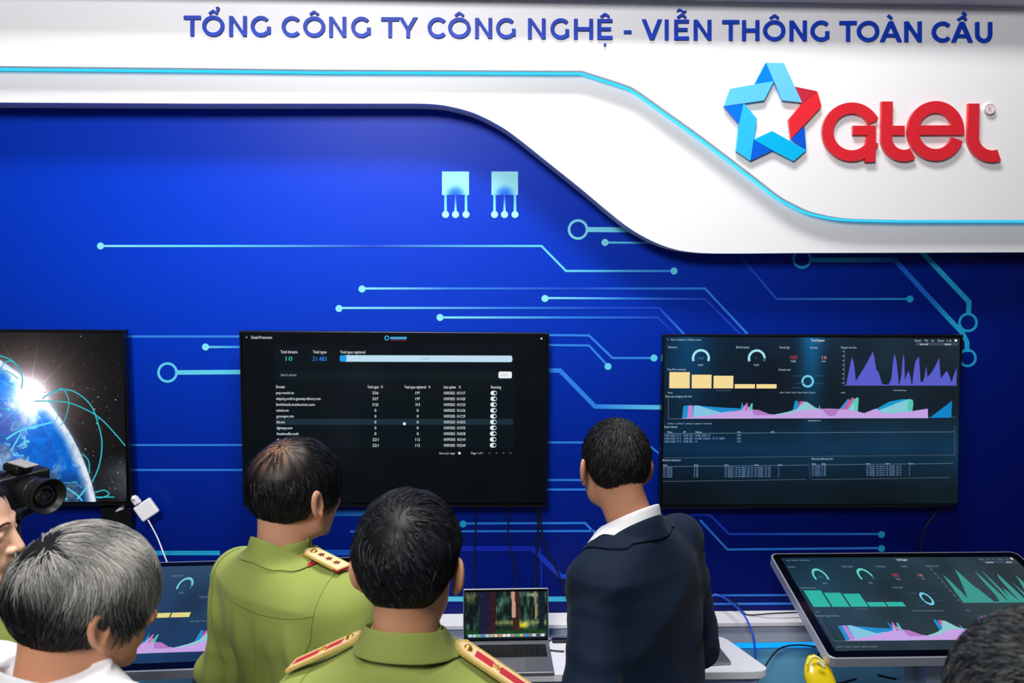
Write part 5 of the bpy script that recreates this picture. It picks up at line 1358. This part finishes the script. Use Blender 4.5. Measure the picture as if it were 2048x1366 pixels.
# ---- grey-haired man, front left
ln_ = (0.0, 0.05); yw = R(-30)
loc, (cx, cy), zz = fit(138, 1228, 1.25, yw, ln_); print('grey head z', zz)
o3 = person('person with thick grey hair and a white shirt at front left, turned to the right', loc, yw,
    dict(c=(cx, cy+0.03, zz), yaw=R(-14), pitch=R(-10), roll=R(4), flare=14),
    arms(0.184, 1.385, -0.015, lean=ln_),
    dict(kind='shirt', mat=M_wsh, grow=0.012, sleeve=(0.070, 0.062, 0.052), hem=0.78, trousers=M_trg, glabel='white shirt',
         collars=[dict(name='collar', m=M_wsh, r_in=0.064, stand=0.04, fall=0.052, spread=0.022, zoff=0.100, gap=0.004, tilt_f=0.085, flare=0.014, a_end=150, tipfall=0.012)]),
    dict(base=(20, 22, 24), cols=[(22, 24, 27), (38, 42, 46), (84, 86, 86), (12, 13, 15)], prob=[4, 2.5, 0.7, 3], t=[0.006, 0.010, 0.015, 0.018, 0.020], front=0.002, n=26000, len=0.060, lenz=[0.5, 0.6, 0.8, 1.1], whorl=(-0.02, -0.075, 0.085), swirl=1.2, seed=13, down=0.9, comb=(0.75, 0.7, 0), width=0.00042, mess=0.13, lock=0.34, greytop=(0.046, (186, 184, 177)), label='grey hair, darker at the back'),
    (196, 140, 108), build=shift_build(0.03), lean=ln_, hs=0.98)
# ---- officer in profile at the far left
ln_ = (0.0, 0.02); yw = R(-112)
loc, (cx, cy), zz = fit(-101, 1060, 1.55, yw, ln_); print('profile head z', zz)
o4 = person('person in green uniform in profile at the far left edge, facing right', loc, yw,
    dict(c=(cx, cy+0.03, zz), yaw=R(30), pitch=R(-4), roll=R(0)),
    arms(0.182, 1.355, -0.015, lean=ln_),
    dict(kind='shirt', mat=M_olive, grow=0.012, sleeve=(0.070, 0.062, 0.052), hem=0.78, trousers=M_trou, glabel='light green uniform shirt',
         collars=[dict(name='collar', m=M_olive, r_in=0.064, stand=0.04, fall=0.044, spread=0.022, zoff=0.040, gap=0.003, tilt_f=0.05, flare=0.012, a_end=150, tipfall=0.014)]),
    dict(base=(18, 17, 17), cols=BLK, prob=[4, 4, 1, 3], t=[0.003, 0.005, 0.008, 0.010, 0.010], n=5000, len=0.016, lenz=[0.4, 0.6, 0.9, 0.7], whorl=(0.0, -0.05, 0.1), seed=15, comb=(0, 0.2, 0), down=0.6, recede=0.085, width=0.0006, brows=True),
    (226, 178, 150), lean=ln_, hs=0.95)
# ---- blurred head at the bottom right
ln_ = (0.0, 0.0); yw = R(14)
loc, (cx, cy), zz = fit(2098, 1484, 0.80, yw, ln_); print('right head z', zz)
o5 = person('person with short dark greying hair, only the crown showing at bottom right', loc, yw,
    dict(c=(cx, cy+0.0, zz), yaw=R(4), pitch=R(-8), roll=R(0)),
    arms(0.182, 1.355, -0.015, lean=ln_),
    dict(kind='shirt', mat=cloth('charcoal shirt', (50, 54, 62)), grow=0.012, sleeve=(0.070, 0.062, 0.052), hem=0.78, trousers=M_trg, glabel='charcoal shirt',
         collars=[dict(name='collar', m=cloth('charcoal collar', (50, 54, 62)), r_in=0.064, stand=0.04, fall=0.042, spread=0.020, zoff=0.036, gap=0.003, tilt_f=0.045, flare=0.012, a_end=150)]),
    dict(base=(30, 32, 34), cols=[(34, 38, 40), (60, 64, 66), (84, 86, 86), (22, 24, 26)], prob=[3, 3, 1.5, 2], t=[0.004, 0.007, 0.010, 0.011, 0.012], n=16000, len=0.030, lenz=[0.4, 0.6, 0.9, 1.0], whorl=(0.02, -0.06, 0.095), bald=[(0.035, -0.07, 0.092, 0.035, 0.9)], seed=17, width=0.0006, mess=0.25),
    (186, 150, 120), lean=ln_, hs=1.0)

for q in (o1, o2, o4): q['root']['group'] = 'officers in green uniform'
# ---- uniform details
epaulette(o1, 1, 'general', x0=0.070, x1=0.190, w=0.042)
for s_ in (1, -1): epaulette(o2, s_, 'tan' if s_ < 0 else 'field', x0=0.085, x1=0.215, w=0.046, tipup=0.0)
for s_ in (1, -1): epaulette(o4, s_, 'field', x0=0.085, x1=0.205)
# yoke seams
for q in (o1, o2):
    seam(q, [(-0.185, -0.06, 1.375), (-0.13, -0.10, 1.355), (-0.05, -0.13, 1.345), (0.05, -0.13, 1.345), (0.13, -0.10, 1.350), (0.185, -0.06, 1.365)], M_olive2, name='yoke_seam')
    for s_ in (-1, 1): seam(q, [(s_*0.175, -0.01, 1.46), (s_*0.185, -0.06, 1.40), (s_*0.180, -0.09, 1.33), (s_*0.165, -0.10, 1.25)], M_olive2, name='armhole_seam')

# red collar tab of the left officer, name tag and strap of the far-left officer
A_ = o1['collars'][0][1]; n_ = len(A_)-1
def crow(deg, t):
    f_ = (deg+150)/300*n_; i = int(f_); r_ = f_-i; row = A_[i]*(1-r_)+A_[i+1]*r_; k = 2+t*3; j = min(int(k), 4)
    q = row[j]*(1-(k-j))+row[j+1]*(k-j); c_ = o1['nb']; d_ = np.array([q[0]-c_[0], q[1]-c_[1], 0]); return q+d_/np.linalg.norm(d_)*0.0035
vs = []; fs = []
for i in range(7):
    for t in (0.05, 0.5, 0.97): vs.append(tuple(crow(84+i*5.5, t)))
for i in range(6):
    for j in range(2): a = i*3+j; fs.append((a, a+1, a+4, a+3))
tb = MB().add(vs, fs).build('collar_tab', M_redc, o1['root']); sm_ = tb.modifiers.new('t', 'SOLIDIFY'); sm_.thickness = 0.002
MB().tube([tuple(crow(84+i*5.5, 0.02)) for i in range(7)], 0.0016, 6).build('gold_piping', M_gold, tb, smooth=True)
mwb = Matrix.Translation(Vector(crow(101, 0.5)))
MB().lathe([(0.006, -0.003), (0.006, 0.003), (0.0, 0.004)], mwb @ Vector((1, 0.5, 0)).to_track_quat('Z', 'Y').to_matrix().to_4x4(), 14).build('badge', M_button, tb, smooth=True)
def on4(x, z, l=0.002): return Vector(o4['on']((x, 0.16, z), l, 'n'))
mbt = MB()
for (a, b, m_, nm) in ((0.055, 0.115, mat('blue name plate', (14, 84, 150), 0.4), 'name_tag'),):
    vs = [on4(a, 1.300, 0.006), on4(b, 1.296, 0.006), on4(b, 1.322, 0.006), on4(a, 1.326, 0.006)]
    o = MB().add(vs, [(0, 1, 2, 3)]).build(nm, m_, o4['root']); q = o.modifiers.new('t', 'SOLIDIFY'); q.thickness = 0.003
MB().tube([tuple(on4(x, z, 0.003)) for x, z in ((0.05, 1.40), (0.035, 1.36), (0.015, 1.31), (-0.005, 1.26))], 0.004, 8).build('strap', M_black, o4['root'], smooth=True)
bp = on4(0.0, 1.285, 0.002)
MB().lathe([(0.006, 0), (0.006, 0.002), (0.0, 0.004)], Matrix.Translation(bp) @ Vector((0, 1, 0.1)).to_track_quat('Z', 'Y').to_matrix().to_4x4(), 16).build('button', M_button, o4['root'], smooth=True)
